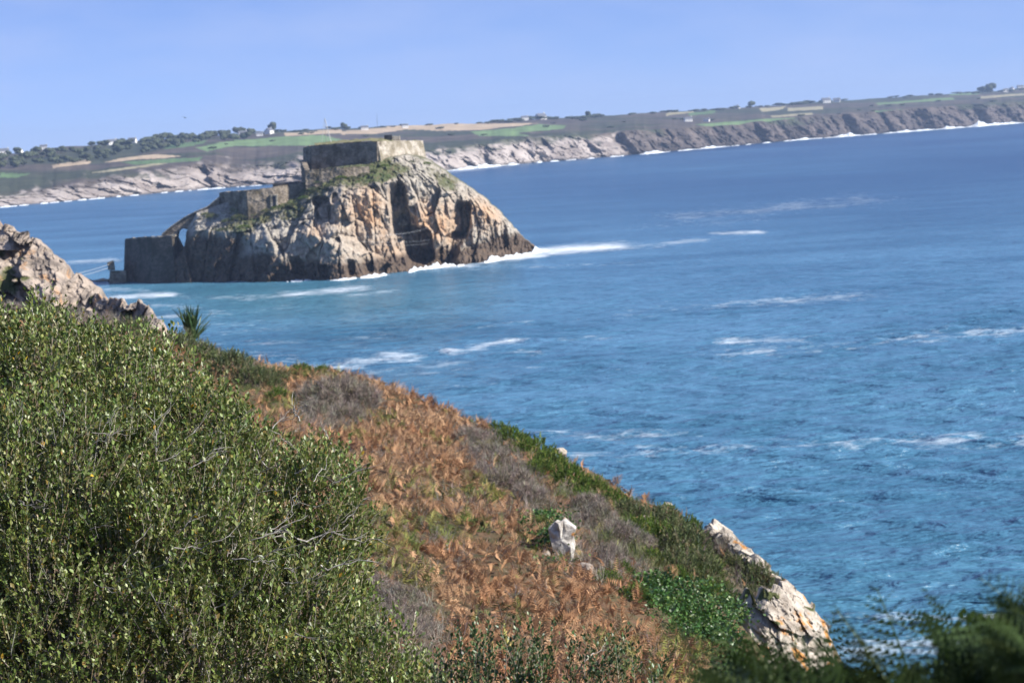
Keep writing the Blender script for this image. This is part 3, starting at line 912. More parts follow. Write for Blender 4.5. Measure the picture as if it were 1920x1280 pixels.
# cable footbridge from the landing to the shore
fb = empty('footbridge', at(205, 505, 640.), 'cable footbridge leaving the landing end of the island', 'footbridge')
for dy, dd in ((0, 0), (0, 1.6), (6, 0.2), (6, 1.8)):
    a, b = at(209, 494 + dy, 640 + dd), at(-60, 520 + dy, 560 + dd)
    pts = [a + (b - a) * t - np.array([0, 0, 2.2 * 4 * t * (1 - t)]) for t in np.linspace(0, 1, 14)]
    tube_child('cable', pts, 0.045, M['metal'], fb, 4)
tower = empty('bridge_tower', at(206, 508, 641.), 'dark stone footbridge anchor beside the landing bastion', 'bridge anchor')
ring_mesh('base', [at(206, 507, 638.), at(236, 507, 637.), at(236, 507, 645.), at(206, 507, 645.)],
          [at(204, 540, 638.), at(238, 540, 637.), at(238, 540, 645.), at(204, 540, 645.)], M['masonry'], tower)
ring_mesh('cap', [at(201, 492, 638.5), at(212, 488, 638.5), at(214, 490, 643.), at(202, 493, 643.)],
          [at(203, 506.5, 638.5), at(216, 506.5, 638.5), at(216, 506.5, 643.), at(203, 506.5, 643.)], M['masonry'], tower)
# rope course lines across the cave mouth
zl = empty('cable_lines', at(730, 455, 612.), 'thin pale cables strung across the cave in the island cliff', 'cables')
for y0, y1, x0, x1 in [(452, 450, 668, 805), (457, 456, 690, 805), (441, 428, 700, 800), (445, 432, 660, 790)]:
    a, b = at(x0, y0, 603.), at(x1, y1, 618.)
    tube_child('cable', [a + (b - a) * t - np.array([0, 0, 0.5 * 4 * t * (1 - t)]) for t in np.linspace(0, 1, 9)], 0.014, M['metal'], zl, 4)

# ------------------------------------------------------------------ generic boulder / outcrop builder
def boulder_mesh(size, seed, n=3, rough=0.16, blocky=0.5):
    bm = bmesh.new()
    bmesh.ops.create_icosphere(bm, subdivisions=n, radius=1.0)
    v = np.array([x.co[:] for x in bm.verts])
    fc = np.array([[x.index for x in f.verts] for f in bm.faces]); bm.free()
    # push towards a box, then cut with random planes
    s = np.max(np.abs(v), 1, keepdims=True)
    v = v * (1 - blocky) + v / s * blocky * 0.85
    g = np.random.default_rng(seed)
    for k in range(9):
        d = g.normal(size=3); d /= np.linalg.norm(d)
        h = 0.62 + 0.25 * g.random()
        o = np.maximum(v @ d - h, 0)
        v = v - o[:, None] * d * 0.92
    v = v * (1 + rough * fbm(v * 1.7 + seed * 3.1, 4)[:, None])
    return v * np.asarray(size), fc

def boulder(name, px, py, D, size, seed, m, label, cat='rock', rot=0.0, tilt=0.0, group=None, n=3, blocky=0.5):
    v, f = boulder_mesh(size, seed, n, 0.14, blocky)
    me = make_mesh(name, v, f, np.zeros((len(v), 3)))
    o = add(name, me, m, None, label, cat, group)
    o.location = [float(c) for c in at(px, py, D)]
    o.rotation_euler = (0, tilt, rot)
    return o

# ------------------------------------------------------------------ near headland (heightfield)
RIDGE = [(-160, 572, 130), (0, 580, 127), (100, 602, 121), (200, 618, 112), (300, 628, 99), (340, 640, 95), (430, 668, 90), (540, 694, 85), (680, 706, 80), (780, 744, 76), (900, 796, 72), (1000, 836, 69), (1100, 880, 66), (1200, 933, 62), (1300, 985, 59), (1360, 1012, 57), (1440, 1078, 55), (1485, 1125, 53), (1520, 1215, 51), (1540, 1290, 49), (1570, 1420, 47)]
INNER = [(560, 800, 62), (700, 850, 57), (800, 1000, 46), (1000, 1000, 49), (900, 900, 57), (1055, 1060, 46), (1000, 1280, 30), (700, 1280, 26), (1300, 1280, 34), (1200, 1120, 44), (1400, 1270, 42), (1300, 1100, 48), (1400, 1180, 47), (1200, 1020, 53), (300, 800, 60), (0, 800, 62), (0, 1280, 26), (400, 1280, 25), (1000, 1600, 18), (400, 1700, 16), (1500, 1700, 20), (0, 1700, 16), (-300, 1280, 26), (-300, 800, 62), (-500, 1700, 14)]
def build_terrain_fn():
    R = np.array([at(a, b, float(c)) for a, b, c in RIDGE]); I = np.array([at(a, b, float(c)) for a, b, c in INNER])
    near = [(-6, 3, 33.2), (0, 0, 33.4), (2.5, 4, 33.0), (0, 8, 31.9), (3, 9, 31.2), (-8, 10, 32.5), (3, -6, 34), (-10, -6, 34), (-30, 20, 32), (-45, 20, 33), (-35, 60, 31), (-45, 100, 31)]
    P = np.concatenate([R, I, np.array(near, float)])
    X = P[:, :2]
    n = len(P)
    d = np.linalg.norm(X[:, None] - X[None], axis=-1)
    K = np.zeros((n + 3, n + 3)); K[:n, :n] = d + 1e-3 * np.eye(n); K[:n, n] = 1; K[:n, n + 1:] = X; K[n, :n] = 1; K[n + 1:, :n] = X.T
    w = np.linalg.solve(K, np.concatenate([P[:, 2], np.zeros(3)]))
    # cliff edge in plan, from the far left end of the headland round to the right of the viewpoint
    E = np.concatenate([[[-60, 175, 29.0], [-34, 146, 27.0]], R[1:-1], [[7.5, 40, 22.5], [7.0, 28, 25.5], [6.5, 16, 28.5], [7.5, 8, 30.5], [11, -14, 31.5]]])
    def fn(x, y):
        q = np.stack([x, y], -1); sh = q.shape[:-1]; q = q.reshape(-1, 2).astype(float)
        z = np.empty(len(q))
        for s in range(0, len(q), 20000):
            b = q[s:s + 20000]
            dd = np.linalg.norm(b[:, None] - X[None], axis=-1)
            zz = dd @ w[:n] + w[n] + b @ w[n + 1:]
            best = np.full(len(b), 1e9); sgn = np.zeros(len(b)); zr = np.zeros(len(b))
            for i in range(len(E) - 1):
                A, T = E[i, :2], E[i + 1, :2] - E[i, :2]
                t = np.clip(((b - A) @ T) / (T @ T), 0, 1)
                v = b - A - t[:, None] * T
                ds = np.linalg.norm(v, axis=1)
                nb = ds < best - 1e-9
                best = np.where(nb, ds, best)
                sgn = np.where(nb, T[0] * v[:, 1] - T[1] * v[:, 0], sgn)
                zr = np.where(nb, E[i, 2] + t * (E[i + 1, 2] - E[i, 2]), zr)
            drop = 1.1 * best + 1.3 * np.maximum(best - 0.8, 0)
            z[s:s + 20000] = np.where(sgn > 0, zr - drop, zz)
        return np.maximum(z, -5).reshape(sh)
    return fn
terrain = build_terrain_fn()
def build_hill():
    xs = np.linspace(-45, 45, 226); ys = np.linspace(-12, 150, 300)
    X, Y = np.meshgrid(xs, ys, indexing='ij')
    Z = terrain(X, Y) + 0.18 * fbm(np.stack([X * 0.5, Y * 0.5, 0 * X], -1), 4)
    me = make_mesh('hillside', np.stack([X, Y, Z], -1).reshape(-1, 3), grid_faces(len(xs), len(ys)), None, True)
    add('hillside', me, M['soil'], kind='structure')
build_hill()

def hit(px, py, lo=14.0, hi=140.0, step=0.25):
    """depth at which the view ray through a photo pixel meets the near hillside"""
    D = np.arange(lo, hi, step)
    r = ray(px, py)
    P = CAM + r * D[:, None]
    z = terrain(P[:, 0], P[:, 1])
    k = np.argmax(P[:, 2] < z)
    return float(D[k]) if (P[:, 2] < z).any() else float(hi)

# ------------------------------------------------------------------ outcrops
def outcrop(name, top, bot, dep, setback, m, label, bs, amp, seed, step=1.2, rows=110, grass=None):
    u = np.arange(top[0][0], top[-1][0] + 0.1, step)
    v = np.linspace(0, 1, rows)
    U = np.repeat(u[:, None], rows, 1); V = np.repeat(v[None], len(u), 0)
    pt, pb, D0 = tab(u, top)[:, None], tab(u, bot)[:, None], tab(u, dep)[:, None]
    py = pb + (pt - pb) * V
    D = D0 + setback * V ** 1.5
    P0 = at(U, py, D)
    e1, e2 = (P0[..., 0] - P0[..., 2] * 1.05), (P0[..., 0] * 1.05 + P0[..., 2])
    f1, c1 = facets(np.stack([e1 / (bs * 2.4), P0[..., 1] / (bs * 3), e2 / bs], -1), seed)
    f2, c2 = facets(np.stack([e1 / (bs * 0.9), P0[..., 1] / (bs * 2), e2 / (bs * 0.4)], -1), seed + 3)
    f3, c3 = facets(np.stack([e1 / (bs * 0.3), P0[..., 1] / bs, e2 / (bs * 0.16)], -1), seed + 5)
    rel = amp * (1.0 * f1 + 0.42 * f2 + 0.14 * f3) + 0.07 * amp * fbm(P0 / bs * 5, 4)
    P = at(U, py, D + rel)
    P[..., 2] = P0[..., 2] + (0.30 * amp * f1 + 0.2 * amp * f2) * sstep(0.8, 1, V)
    P[..., 0] = P0[..., 0] + 0.12 * amp * f2
    cols = np.zeros(P.shape)
    if grass:
        g = np.zeros(U.shape)
        for cx, cy, rx, ry, s in grass:
            g = np.maximum(g, s * np.exp(-(((U - cx) / rx) ** 2 + ((py - cy) / ry) ** 2)))
        cols[..., 1] = g
    bk = []
    for dd, dz in ((0.8 * bs, -0.1 * bs), (3 * bs, -1.0 * bs), (5 * bs, -4 * bs)):
        q = P[:, -1].copy(); q[:, 1] += dd; q[:, 2] += dz; bk.append(q)
    P = np.concatenate([P, np.stack(bk, 1)], 1)
    cols = np.concatenate([cols, np.zeros((len(u), 3, 3))], 1)
    o = np.array([P[..., 0].mean(), P[..., 1].min(), P[:, 0, 2].min()])
    me = make_mesh(name, (P - o).reshape(-1, 3), grid_faces(len(u), P.shape[1])[:, ::-1], cols.reshape(-1, 3))
    ob = add(name, me, m, None, label, 'rock')
    ob.location = [float(c) for c in o]
    return ob

def hull_block(seed, size):
    g = np.random.default_rng(seed)
    p = g.normal(size=(26, 3)); p /= np.max(np.abs(p), axis=1)[:, None] ** 0.75 * np.linalg.norm(p, axis=1)[:, None] ** 0.25
    p *= (0.82 + 0.22 * g.random((26, 1)))
    bm = bmesh.new()
    for q in p * np.asarray(size): bm.verts.new(q)
    r = bmesh.ops.convex_hull(bm, input=bm.verts)
    bmesh.ops.delete(bm, geom=list({e for e in r['geom_interior'] if isinstance(e, bmesh.types.BMVert)}), context='VERTS')
    bmesh.ops.dissolve_limit(bm, angle_limit=0.16, verts=bm.verts, edges=bm.edges)
    bmesh.ops.bevel(bm, geom=list(bm.edges), offset=0.012 * float(np.mean(size)), segments=1, affect='EDGES')
    bmesh.ops.triangulate(bm, faces=bm.faces)
    me = bpy.data.meshes.new('block'); bm.to_mesh(me); bm.free()
    a_ = me.color_attributes.new('Col', 'FLOAT_COLOR', 'POINT')
    a_.data.foreach_set('color', np.tile(np.array([0, 0, 0, 1], np.float32), len(me.vertices)))
    return me

def block_outcrop(name, label, top, bot, dep, setback, size, n, m, seed, lean=0.75, stretch=2.0):
    """an outcrop of angular fractured blocks: the silhouette blocks follow the top line, the others fill the face below"""
    g = np.random.default_rng(seed)
    x0, x1 = top[0][0], top[-1][0]
    pts = []
    spx = size * F / dep[0][1]
    for x in np.arange(x0, x1, spx * 0.55):
        pts.append((x, tab(x, top) + spx * 0.62, 1.0))
    while len(pts) < n:
        x = g.uniform(x0, x1); t_, b_ = tab(x, top), tab(x, bot)
        v = g.random()
        y = b_ + (t_ - b_) * v
        if y > t_ + spx * 0.75: pts.append((x, y, v))
    base = at((x0 + x1) / 2, tab((x0 + x1) / 2, bot), float(dep[0][1]))
    t = empty(name, base, label, 'rock')
    meshes = []
    for k in range(10):
        sx = 0.75 + 0.5 * g.random()
        meshes.append(hull_block(seed * 50 + k, (size * stretch * 0.5 * sx, size * 0.75, size * 0.5 * (0.7 + 0.5 * g.random()))))
    for i, (x, y, v) in enumerate(pts):
        D = float(tab(x, dep)) + setback * v ** 1.4 + g.normal() * 0.25 * size
        p = at(x, y, D)
        o = add('block', meshes[i % 10], m, t)
        k = (0.75 + 0.6 * g.random()) if v < 1 else 0.85 + 0.25 * g.random()
        o.matrix_local = (Matrix.Translation(Vector(p - base)) @ Matrix.Rotation(lean + g.normal() * 0.16, 4, 'Y') @ Matrix.Rotation(g.normal() * 0.35, 4, 'Z') @ Matrix.Rotation(g.normal() * 0.25 + (math.pi if g.random() < 0.5 else 0), 4, 'X') @ Matrix.Scale(k, 4))
    return t

ROCK_TOP = [(-260, 400), (-120, 415), (-20, 424), (20, 430), (58, 455), (80, 468), (96, 474), (110, 484), (128, 508), (150, 516), (172, 536), (184, 556), (200, 580)]
outcrop('rock_outcrop', ROCK_TOP, [(-260, 640), (0, 630), (120, 622), (200, 640)], [(-260, 131), (0, 129), (200, 124)], 5.0, M['rock_pink'],
        'tall pinkish granite outcrop with cracked faces beyond the green shrub', 2.0, 1.5, 2, step=1.1, rows=125,
        grass=[(15, 530, 40, 34, 0.72), (-20, 480, 40, 24, 0.62), (60, 575, 50, 14, 0.6), (45, 482, 12, 7, 0.75), (60, 520, 14, 10, 0.5)])
outcrop('rock_outcrop', [(160, 568), (176, 552), (190, 560), (204, 566), (228, 562), (246, 566), (268, 580), (292, 600), (312, 622), (320, 640)],
        [(160, 650), (320, 655)], [(160, 121), (320, 107)], 3.0, M['rock_pink'],
        'low stepped grey rocks descending from the pinkish outcrop to the sea', 1.1, 0.85, 6, step=0.8, rows=90,
        grass=[(170, 560, 8, 12, 0.7), (240, 590, 10, 20, 0.6)])
block_outcrop('rock_outcrop', 'low brown sea rocks lying off the landing end of the island', [(150, 528), (165, 521), (185, 523), (200, 520), (225, 532)], [(150, 540), (225, 543)], [(150, 652), (225, 648)], 2.0, 2.0, 16, M['rock_pink'], 5, 0.2, 2.0)
outcrop('cliff_outcrop', [(1345, 1250), (1360, 1190), (1380, 1145), (1405, 1118), (1440, 1096), (1476, 1090), (1505, 1108), (1530, 1138), (1548, 1174), (1562, 1218), (1576, 1262), (1600, 1340)],
        [(1345, 1350), (1600, 1380)], [(1345, 45.8), (1440, 45.6), (1520, 46.2), (1600, 47)], 3.2, M['rock_white'],
        'white and orange lichened cliff rock at the lower end of the slope', 0.60, 0.40, 12, step=0.9, rows=150,
        grass=[(1400, 1118, 26, 16, 0.85), (1440, 1108, 30, 12, 0.8), (1395, 1185, 9, 40, 0.6), (1452, 1165, 14, 10, 0.7), (1362, 1200, 12, 60, 0.8), (1430, 1240, 12, 30, 0.55), (1490, 1200, 8, 30, 0.5), (1515, 1130, 20, 8, 0.7)])
block_outcrop('rock_outcrop', 'narrow white rock rib along the crest of the slope', [(1338, 984), (1346, 977), (1356, 980), (1366, 996), (1380, 1010), (1396, 1020), (1412, 1036), (1428, 1044), (1440, 1058), (1446, 1076)],
              [(1338, 1000), (1370, 1030), (1410, 1062), (1446, 1090)], [(1338, 56.0), (1446, 53.2)], 0.5, 0.22, 40, M['rock_white'], 7, 0.75, 2.2)
def standing_slab():
    D = hit(1053, 1052) - 0.12
    out = [(1030, 1006), (1027, 990), (1040, 977), (1047, 981), (1056, 974), (1069, 983), (1080, 992), (1074, 1010), (1078, 1030), (1072, 1060), (1060, 1070), (1040, 1058), (1036, 1030)]
    g = np.random.default_rng(2)
    c = at(1055, 1015, D)
    fr_ = [at(x, y, D + 0.05 * g.normal()) for x, y in out]
    inn = [c + (p - c) * 0.62 + np.array([0.01 * g.normal(), -0.03 + 0.02 * g.normal(), 0.01 * g.normal()]) for p in fr_]
    bk = [c + (p - c) * 0.9 + np.array([0.05, 0.34 + 0.05 * g.normal(), 0.02]) for p in fr_]
    bm = bmesh.new(); n = len(out)
    I, A, B = [[bm.verts.new(p - c) for p in q] for q in (inn, fr_, bk)]
    k = bm.verts.new(np.array([-0.04, -0.035, 0.05]))
    for i in range(n):
        j = (i + 1) % n
        bm.faces.new((k, I[i], I[j])); bm.faces.new((I[i], A[i], A[j], I[j])); bm.faces.new((A[i], B[i], B[j], A[j]))
    bm.faces.new(B[::-1])
    bmesh.ops.recalc_face_normals(bm, faces=bm.faces)
    bmesh.ops.bevel(bm, geom=[e for e in bm.edges if e.calc_face_angle(0) > 0.5], offset=0.012, segments=1, affect='EDGES')
    me = bpy.data.meshes.new('standing_slab'); bm.to_mesh(me); bm.free()
    a_ = me.color_attributes.new('Col', 'FLOAT_COLOR', 'POINT'); a_.data.foreach_set('color', np.tile(np.array([0, 0, 0, 1], np.float32), len(me.vertices)))
    o = add('standing_slab', me, M['rock_slab'], None, 'upright white slab with orange lichen standing in the brown bracken', 'rock')
    o.location = [float(v) for v in c]
standing_slab()
boulder('boulder', 1022, 1040, hit(1022, 1046) - 0.05, (0.1, 0.12, 0.14), 21, M['rock_white'], 'small cream stone wedged against the upright white slab', rot=0.4)
boulder('boulder', 1096, 1072, hit(1096, 1080) - 0.1, (0.13, 0.2, 0.2), 8, M['rock_pink'], 'grey half buried boulder just below the upright white slab', rot=0.8, n=3)
boulder('boulder', 1052, 846, hit(1052, 862) - 0.2, (0.2, 0.2, 0.13), 11, M['rock_white'], 'pale boulder poking out of the bright green gorse on the crest', tilt=0.6)
boulder('boulder', 1253, 946, hit(1253, 965), (0.12, 0.2, 0.07), 14, M['rock_white'], 'small white boulder on the crest above the grey green gorse')
boulder('boulder', 1212, 972, hit(1212, 985) - 0.3, (0.1, 0.1, 0.1), 18, M['rock_white'], 'small pale stone lying inside the grey scrub below the crest')

# ------------------------------------------------------------------ plant templates
def frond_template(pairs=9, droop=0.35, two=True):
    """dead or distant bracken frond: +Z along the rachis, unit length"""
    V, Fc = [], []
    def P(t): return np.array([0, droop * t * t, t * (1 - 0.18 * t)])
    w = 0.012
    for a, b in ((0, 0.5), (0.5, 1.0)):
        k = len(V); A, B = P(a), P(b)
        V += [A - [w, 0, 0], A + [w, 0, 0], B]; Fc.append([k, k + 1, k + 2])
    g = np.random.default_rng(pairs)
    for i in range(pairs):
        t = 0.22 + 0.76 * i / (pairs - 1)
        L = 0.40 * (1 - t) ** 0.75 + 0.03
        for s in (-1, 1):
            c = P(t); d = np.array([s, 0.15 + 0.4 * g.random(), 0.35 + 0.2 * g.random()]); d /= np.linalg.norm(d)
            e = np.array([0, -0.2, 1.0]) * L * 0.10
            k = len(V)
            sag = np.array([0, 0.2 * L, -0.25 * L * g.random()])
            V += [c, c + d * L * 0.45 + e, c + d * L + sag, c + d * L * 0.45 - e]
            Fc += [[k, k + 1, k + 2], [k, k + 2, k + 3]]
    return np.array(V), np.array(Fc)

def fine_frond(pairs=13, pn=9, droop=0.45, seed=0):
    """close-up fern frond with pinnules"""
    g = np.random.default_rng(seed)
    V, Fc = [], []
    def P(t): return np.array([0.06 * math.sin(3 * t + seed), droop * t * t, t * (1 - 0.25 * t * t)])
    ts = np.linspace(0, 1, 7)
    for a, b in zip(ts[:-1], ts[1:]):
        k = len(V); wa, wb = 0.011 * (1 - 0.8 * a), 0.011 * (1 - 0.8 * b); A, B = P(a), P(b)
        V += [A - [wa, 0, 0], A + [wa, 0, 0], B + [wb, 0, 0], B - [wb, 0, 0]]; Fc += [[k, k + 1, k + 2], [k, k + 2, k + 3]]
    for i in range(pairs):
        t = 0.30 + 0.69 * i / (pairs - 1)
        L = 0.42 * (1 - t) ** 0.8 + 0.025
        for s in (-1, 1):
            c = P(t)
            d = np.array([s, 0.25 + 0.15 * g.random(), 0.42]); d /= np.linalg.norm(d)
            up = np.array([0, -0.25, 1.0]); up = up - d * (up @ d); up /= np.linalg.norm(up)
            m = max(3, int(pn * L / 0.4) + 2)
            for j in range(m):
                q = (j + 0.4) / m
                base = c + d * L * q + np.array([0, 0.18 * L * q * q, -0.1 * L * q * q])
                pl = 0.30 * L * (1 - q) ** 0.7 + 0.012
                wd = L / m * 0.50
                for s2 in (-1, 1):
                    e = up * s2 * pl + d * pl * 0.35
                    k = len(V)
                    V += [base - d * wd, base + d * wd, base + e + d * wd * 0.3]
                    Fc.append([k, k + 1, k + 2])
    return np.array(V), np.array(Fc)

def twig_tuft(n=14, spread=0.7, w=0.010, seed=0, forks=True):
    g = np.random.default_rng(seed); V, Fc = [], []
    for i in range(n):
        d = np.array([g.normal() * spread, g.normal() * spread, 1.0]); d /= np.linalg.norm(d)
        L = 0.5 + 0.5 * g.random()
        sd = np.cross(d, g.normal(size=3)); sd /= np.linalg.norm(sd)
        k = len(V)
        V += [sd * w, -sd * w, d * L]; Fc.append([k, k + 1, k + 2])
        if forks:
            for _ in range(2):
                c = d * L * (0.4 + 0.4 * g.random()); e = d * 0.6 + g.normal(size=3) * 0.5; e /= np.linalg.norm(e)
                k = len(V); V += [c + sd * w * 0.6, c - sd * w * 0.6, c + e * L * 0.4]; Fc.append([k, k + 1, k + 2])
    return np.array(V), np.array(Fc)

def needle_spray(n=26, seed=0, w=0.035, ln=0.30):
    """gorse shoot: an upright stem set with short spines"""
    g = np.random.default_rng(seed); V, Fc = [], []
    for i in range(n):
        t = 0.1 + 0.9 * (i + g.random()) / n
        a = g.random() * 6.28
        d = np.array([math.cos(a), math.sin(a), 0.7 + 0.8 * t]); d /= np.linalg.norm(d)
        c = np.array([0, 0, t * 0.8]); sd = np.cross(d, g.normal(size=3)); sd /= np.linalg.norm(sd)
        L = ln * (1.15 - 0.6 * t)
        k = len(V); V += [c + sd * w, c - sd * w, c + d * L]; Fc.append([k, k + 1, k + 2])
    return np.array(V), np.array(Fc)

def leaf_template(lw=0.30, fold=0.10):
    V = np.array([[0, 0, 0], [lw, fold, 0.50], [-lw, fold, 0.50], [0, 0.05, 1.0], [0, 0, 0.52]])
    Fc = np.array([[0, 1, 4], [0, 4, 2], [4, 1, 3], [4, 3, 2]])
    return V, Fc

def mixcol(n, cols, w, jit=0.18, g=rng):
    c = np.array(cols)[g.choice(len(cols), n, p=np.array(w) / sum(w))]
    return np.clip(c * (1 + jit * g.normal(size=(n, 1))) * (1 + 0.06 * g.normal(size=(n, 3))), 0.005, 0.9)

# ------------------------------------------------------------------ cover of the slope
def in_any(px, py, polys):
    r = np.zeros(px.shape, bool)
    for p in polys: r |= in_poly(px, py, p)
    return r
Z_HEATH = [[(555, 715), (690, 698), (705, 765), (640, 795), (560, 790)], [(850, 785), (950, 800), (1040, 930), (1000, 960), (880, 860)],
           [(640, 1075), (800, 1085), (850, 1160), (820, 1290), (620, 1290)], [(1040, 900), (1200, 940), (1230, 1060), (1120, 1080), (1040, 960)], [(1330, 990), (1460, 1080), (1400, 1110), (1340, 1060)]]
Z_SCRUB = [[(-60, 560), (330, 600), (545, 680), (540, 760), (420, 740), (-60, 700)], [(920, 780), (1200, 910), (1340, 980), (1480, 1080), (1400, 1130), (1200, 1060), (1080, 960)]]
Z_IVY = [[(1195, 1060), (1290, 1080), (1375, 1125), (1372, 1275), (1338, 1275), (1335, 1185), (1280, 1180), (1215, 1130)], [(1005, 950), (1035, 950), (1042, 1000), (1030, 1060), (1010, 1010)]]
Z_OLIVE = [[(640, 900), (760, 980), (830, 1040), (800, 1090), (660, 1060)], [(1230, 1160), (1330, 1200), (1320, 1260), (1240, 1220)]]

def slope_points(n, seed):
    g = np.random.default_rng(seed)
    x = g.uniform(-32, 9, n); y = g.uniform(24, 132, n)
    z = terrain(x, y) + 0.18 * fbm(np.stack([x * 0.5, y * 0.5, 0 * x], -1), 4)
    P = np.stack([x, y, z], -1)
    px, py = proj(P + np.array([0, 0, 0.3]))
    top = tab(px, [(a, b) for a, b, c in RIDGE[:-1]])
    ok = (px > -70) & (px < 1620) & (py < 1340) & (py > top - 16) & ~((px < 480) & (py > 790)) & ~((px < 600) & (py > 1000))
    ok &= y < tab(px, [(a, c) for a, b, c in RIDGE]) + 3
    return P[ok], px[ok], py[ok], y[ok]

def veg_cover():
    g = np.random.default_rng(31)
    P, px, py, D = slope_points(118000, 41)
    heath, scrub, ivy, olive = in_any(px, py, Z_HEATH), in_any(px, py, Z_SCRUB), in_any(px, py, Z_IVY), in_any(px, py, Z_OLIVE)
    patch = fbm(P * np.array([0.35, 0.25, 0]) + 3, 3)
    cliffy = in_poly(px, py, [(1375, 1090), (1600, 1090), (1600, 1400), (1375, 1400)])
    br = ~heath & ~ivy & ~cliffy & ((~scrub) | (g.random(len(P)) < 0.25))
    br |= heath & (g.random(len(P)) < 0.12)
    # bracken
    parts = []
    for k in range(3):
        sel = br & (np.arange(len(P)) % 3 == k)
        n = sel.sum(); tv, tf = frond_template(8 + k, 0.30 + 0.15 * k)
        d = np.stack([g.normal(size=n) * 0.8 + 0.15, g.normal(size=n) * 0.8 - 0.2, 0.25 + 0.75 * g.random(n)], -1)
        q = P[sel]
        t1 = np.clip(0.5 + 0.9 * fbm(q * np.array([0.9, 0.6, 0]) + 12, 3) + 0.16 * g.normal(size=n), 0, 1)[:, None]
        t2 = np.clip(0.45 + 0.9 * fbm(q * np.array([0.35, 0.25, 0]) + 40, 3) + 0.14 * g.normal(size=n), 0, 1)[:, None]
        c = (np.array([0.27, 0.122, 0.056]) * (1 - t1) + np.array([0.46, 0.26, 0.135]) * t1) * (1 - 0.5 * t2) + np.array([0.53, 0.375, 0.23]) * 0.5 * t2
        c = c * (1 + 0.10 * g.normal(size=(n, 1)))
        gr = (sstep(0.05, 0.50, patch[sel]) * 0.85 > g.random(n)) | (olive[sel] & (g.random(n) < 0.7))
        c2 = mixcol(n, [(0.19, 0.19, 0.05), (0.29, 0.26, 0.09), (0.10, 0.13, 0.04)], [3, 2, 2], 0.2, g)
        c = np.where(gr[:, None], c2, c)
        s = 0.27 + 0.25 * g.random(n)
        parts.append(scatter(tv, tf, P[sel] + np.array([0, 0, 0.02]), basis(d, g.random(n) * 6.28), s, c))
    v, f, c = merge(parts)
    add('bracken', make_mesh('bracken', v, f, c), M['veg'], label='rust brown withered bracken covering the seaward slope', cat='bracken', kind='stuff')
    # grey heath
    he = (heath | scrub) & (g.random(len(P)) < 0.48) & ~ivy & ~cliffy
    he |= ~ivy & ~cliffy & (g.random(len(P)) < 0.05 + 0.25 * sstep(0.1, 0.45, fbm(P * np.array([0.4, 0.3, 0]) + 70, 3)))
    parts = []
    for k in range(2):
        sel = he & (np.arange(len(P)) % 2 == k); n = sel.sum()
        tv, tf = twig_tuft(12, 0.75, 0.011, 50 + k)
        d = np.stack([g.normal(size=n) * 0.35, g.normal(size=n) * 0.35, np.ones(n)], -1)
        c = mixcol(n, [(0.27, 0.23, 0.20), (0.20, 0.165, 0.14), (0.36, 0.31, 0.26), (0.13, 0.11, 0.09), (0.11, 0.12, 0.06)], [4, 3, 2, 2, 2], 0.2, g)
        hs = np.where(scrub[sel] & ~heath[sel], 0.6, 1.0) * (0.30 + 0.28 * g.random(n))
        gm = (scrub[sel] & (fbm(P[sel] * 0.5 + 9, 2) > -0.05))[:, None]
        c = np.where(gm, mixcol(n, [(0.12, 0.155, 0.05), (0.17, 0.19, 0.07), (0.08, 0.11, 0.035), (0.26, 0.22, 0.15)], [3, 2, 2, 1.5], 0.2, g), c)
        parts.append(scatter(tv, tf, P[sel], basis(d, g.random(n) * 6.28), hs, c))
    v, f, c = merge(parts)
    add('dry_heath', make_mesh('dry_heath', v, f, c), M['veg'], label='grey leafless heath twigs filling the gaps between bracken', cat='heath', kind='stuff')
    # ivy
    P2, qx, qy, D2 = slope_points(60000, 43)
    sel = in_any(qx, qy, Z_IVY); Q = np.repeat(P2[sel], 80, 0); n = len(Q)
    Q = Q + np.stack([g.normal(size=n) * 0.22, g.normal(size=n) * 0.22, 0.03 + 0.26 * g.random(n)], -1)
    tv, tf = leaf_template(0.45, 0.12)
    d = np.stack([g.normal(size=n) * 0.8 + 0.2, g.normal(size=n) * 0.6 - 0.5, g.normal(size=n) * 0.5], -1)
    c = mixcol(n, [(0.05, 0.12, 0.022), (0.075, 0.16, 0.03), (0.035, 0.075, 0.02), (0.12, 0.18, 0.04)], [4, 3, 3, 1], 0.2, g)
    v, f, c = scatter(tv, tf, Q, basis(d, g.random(n) * 6.28), 0.05 + 0.035 * g.random(n), c)
    add('ivy', make_mesh('ivy', v, f, c), M['leaf'], label='glossy green ivy mat hanging over the edge of the slope', cat='ivy', kind='stuff')
veg_cover()

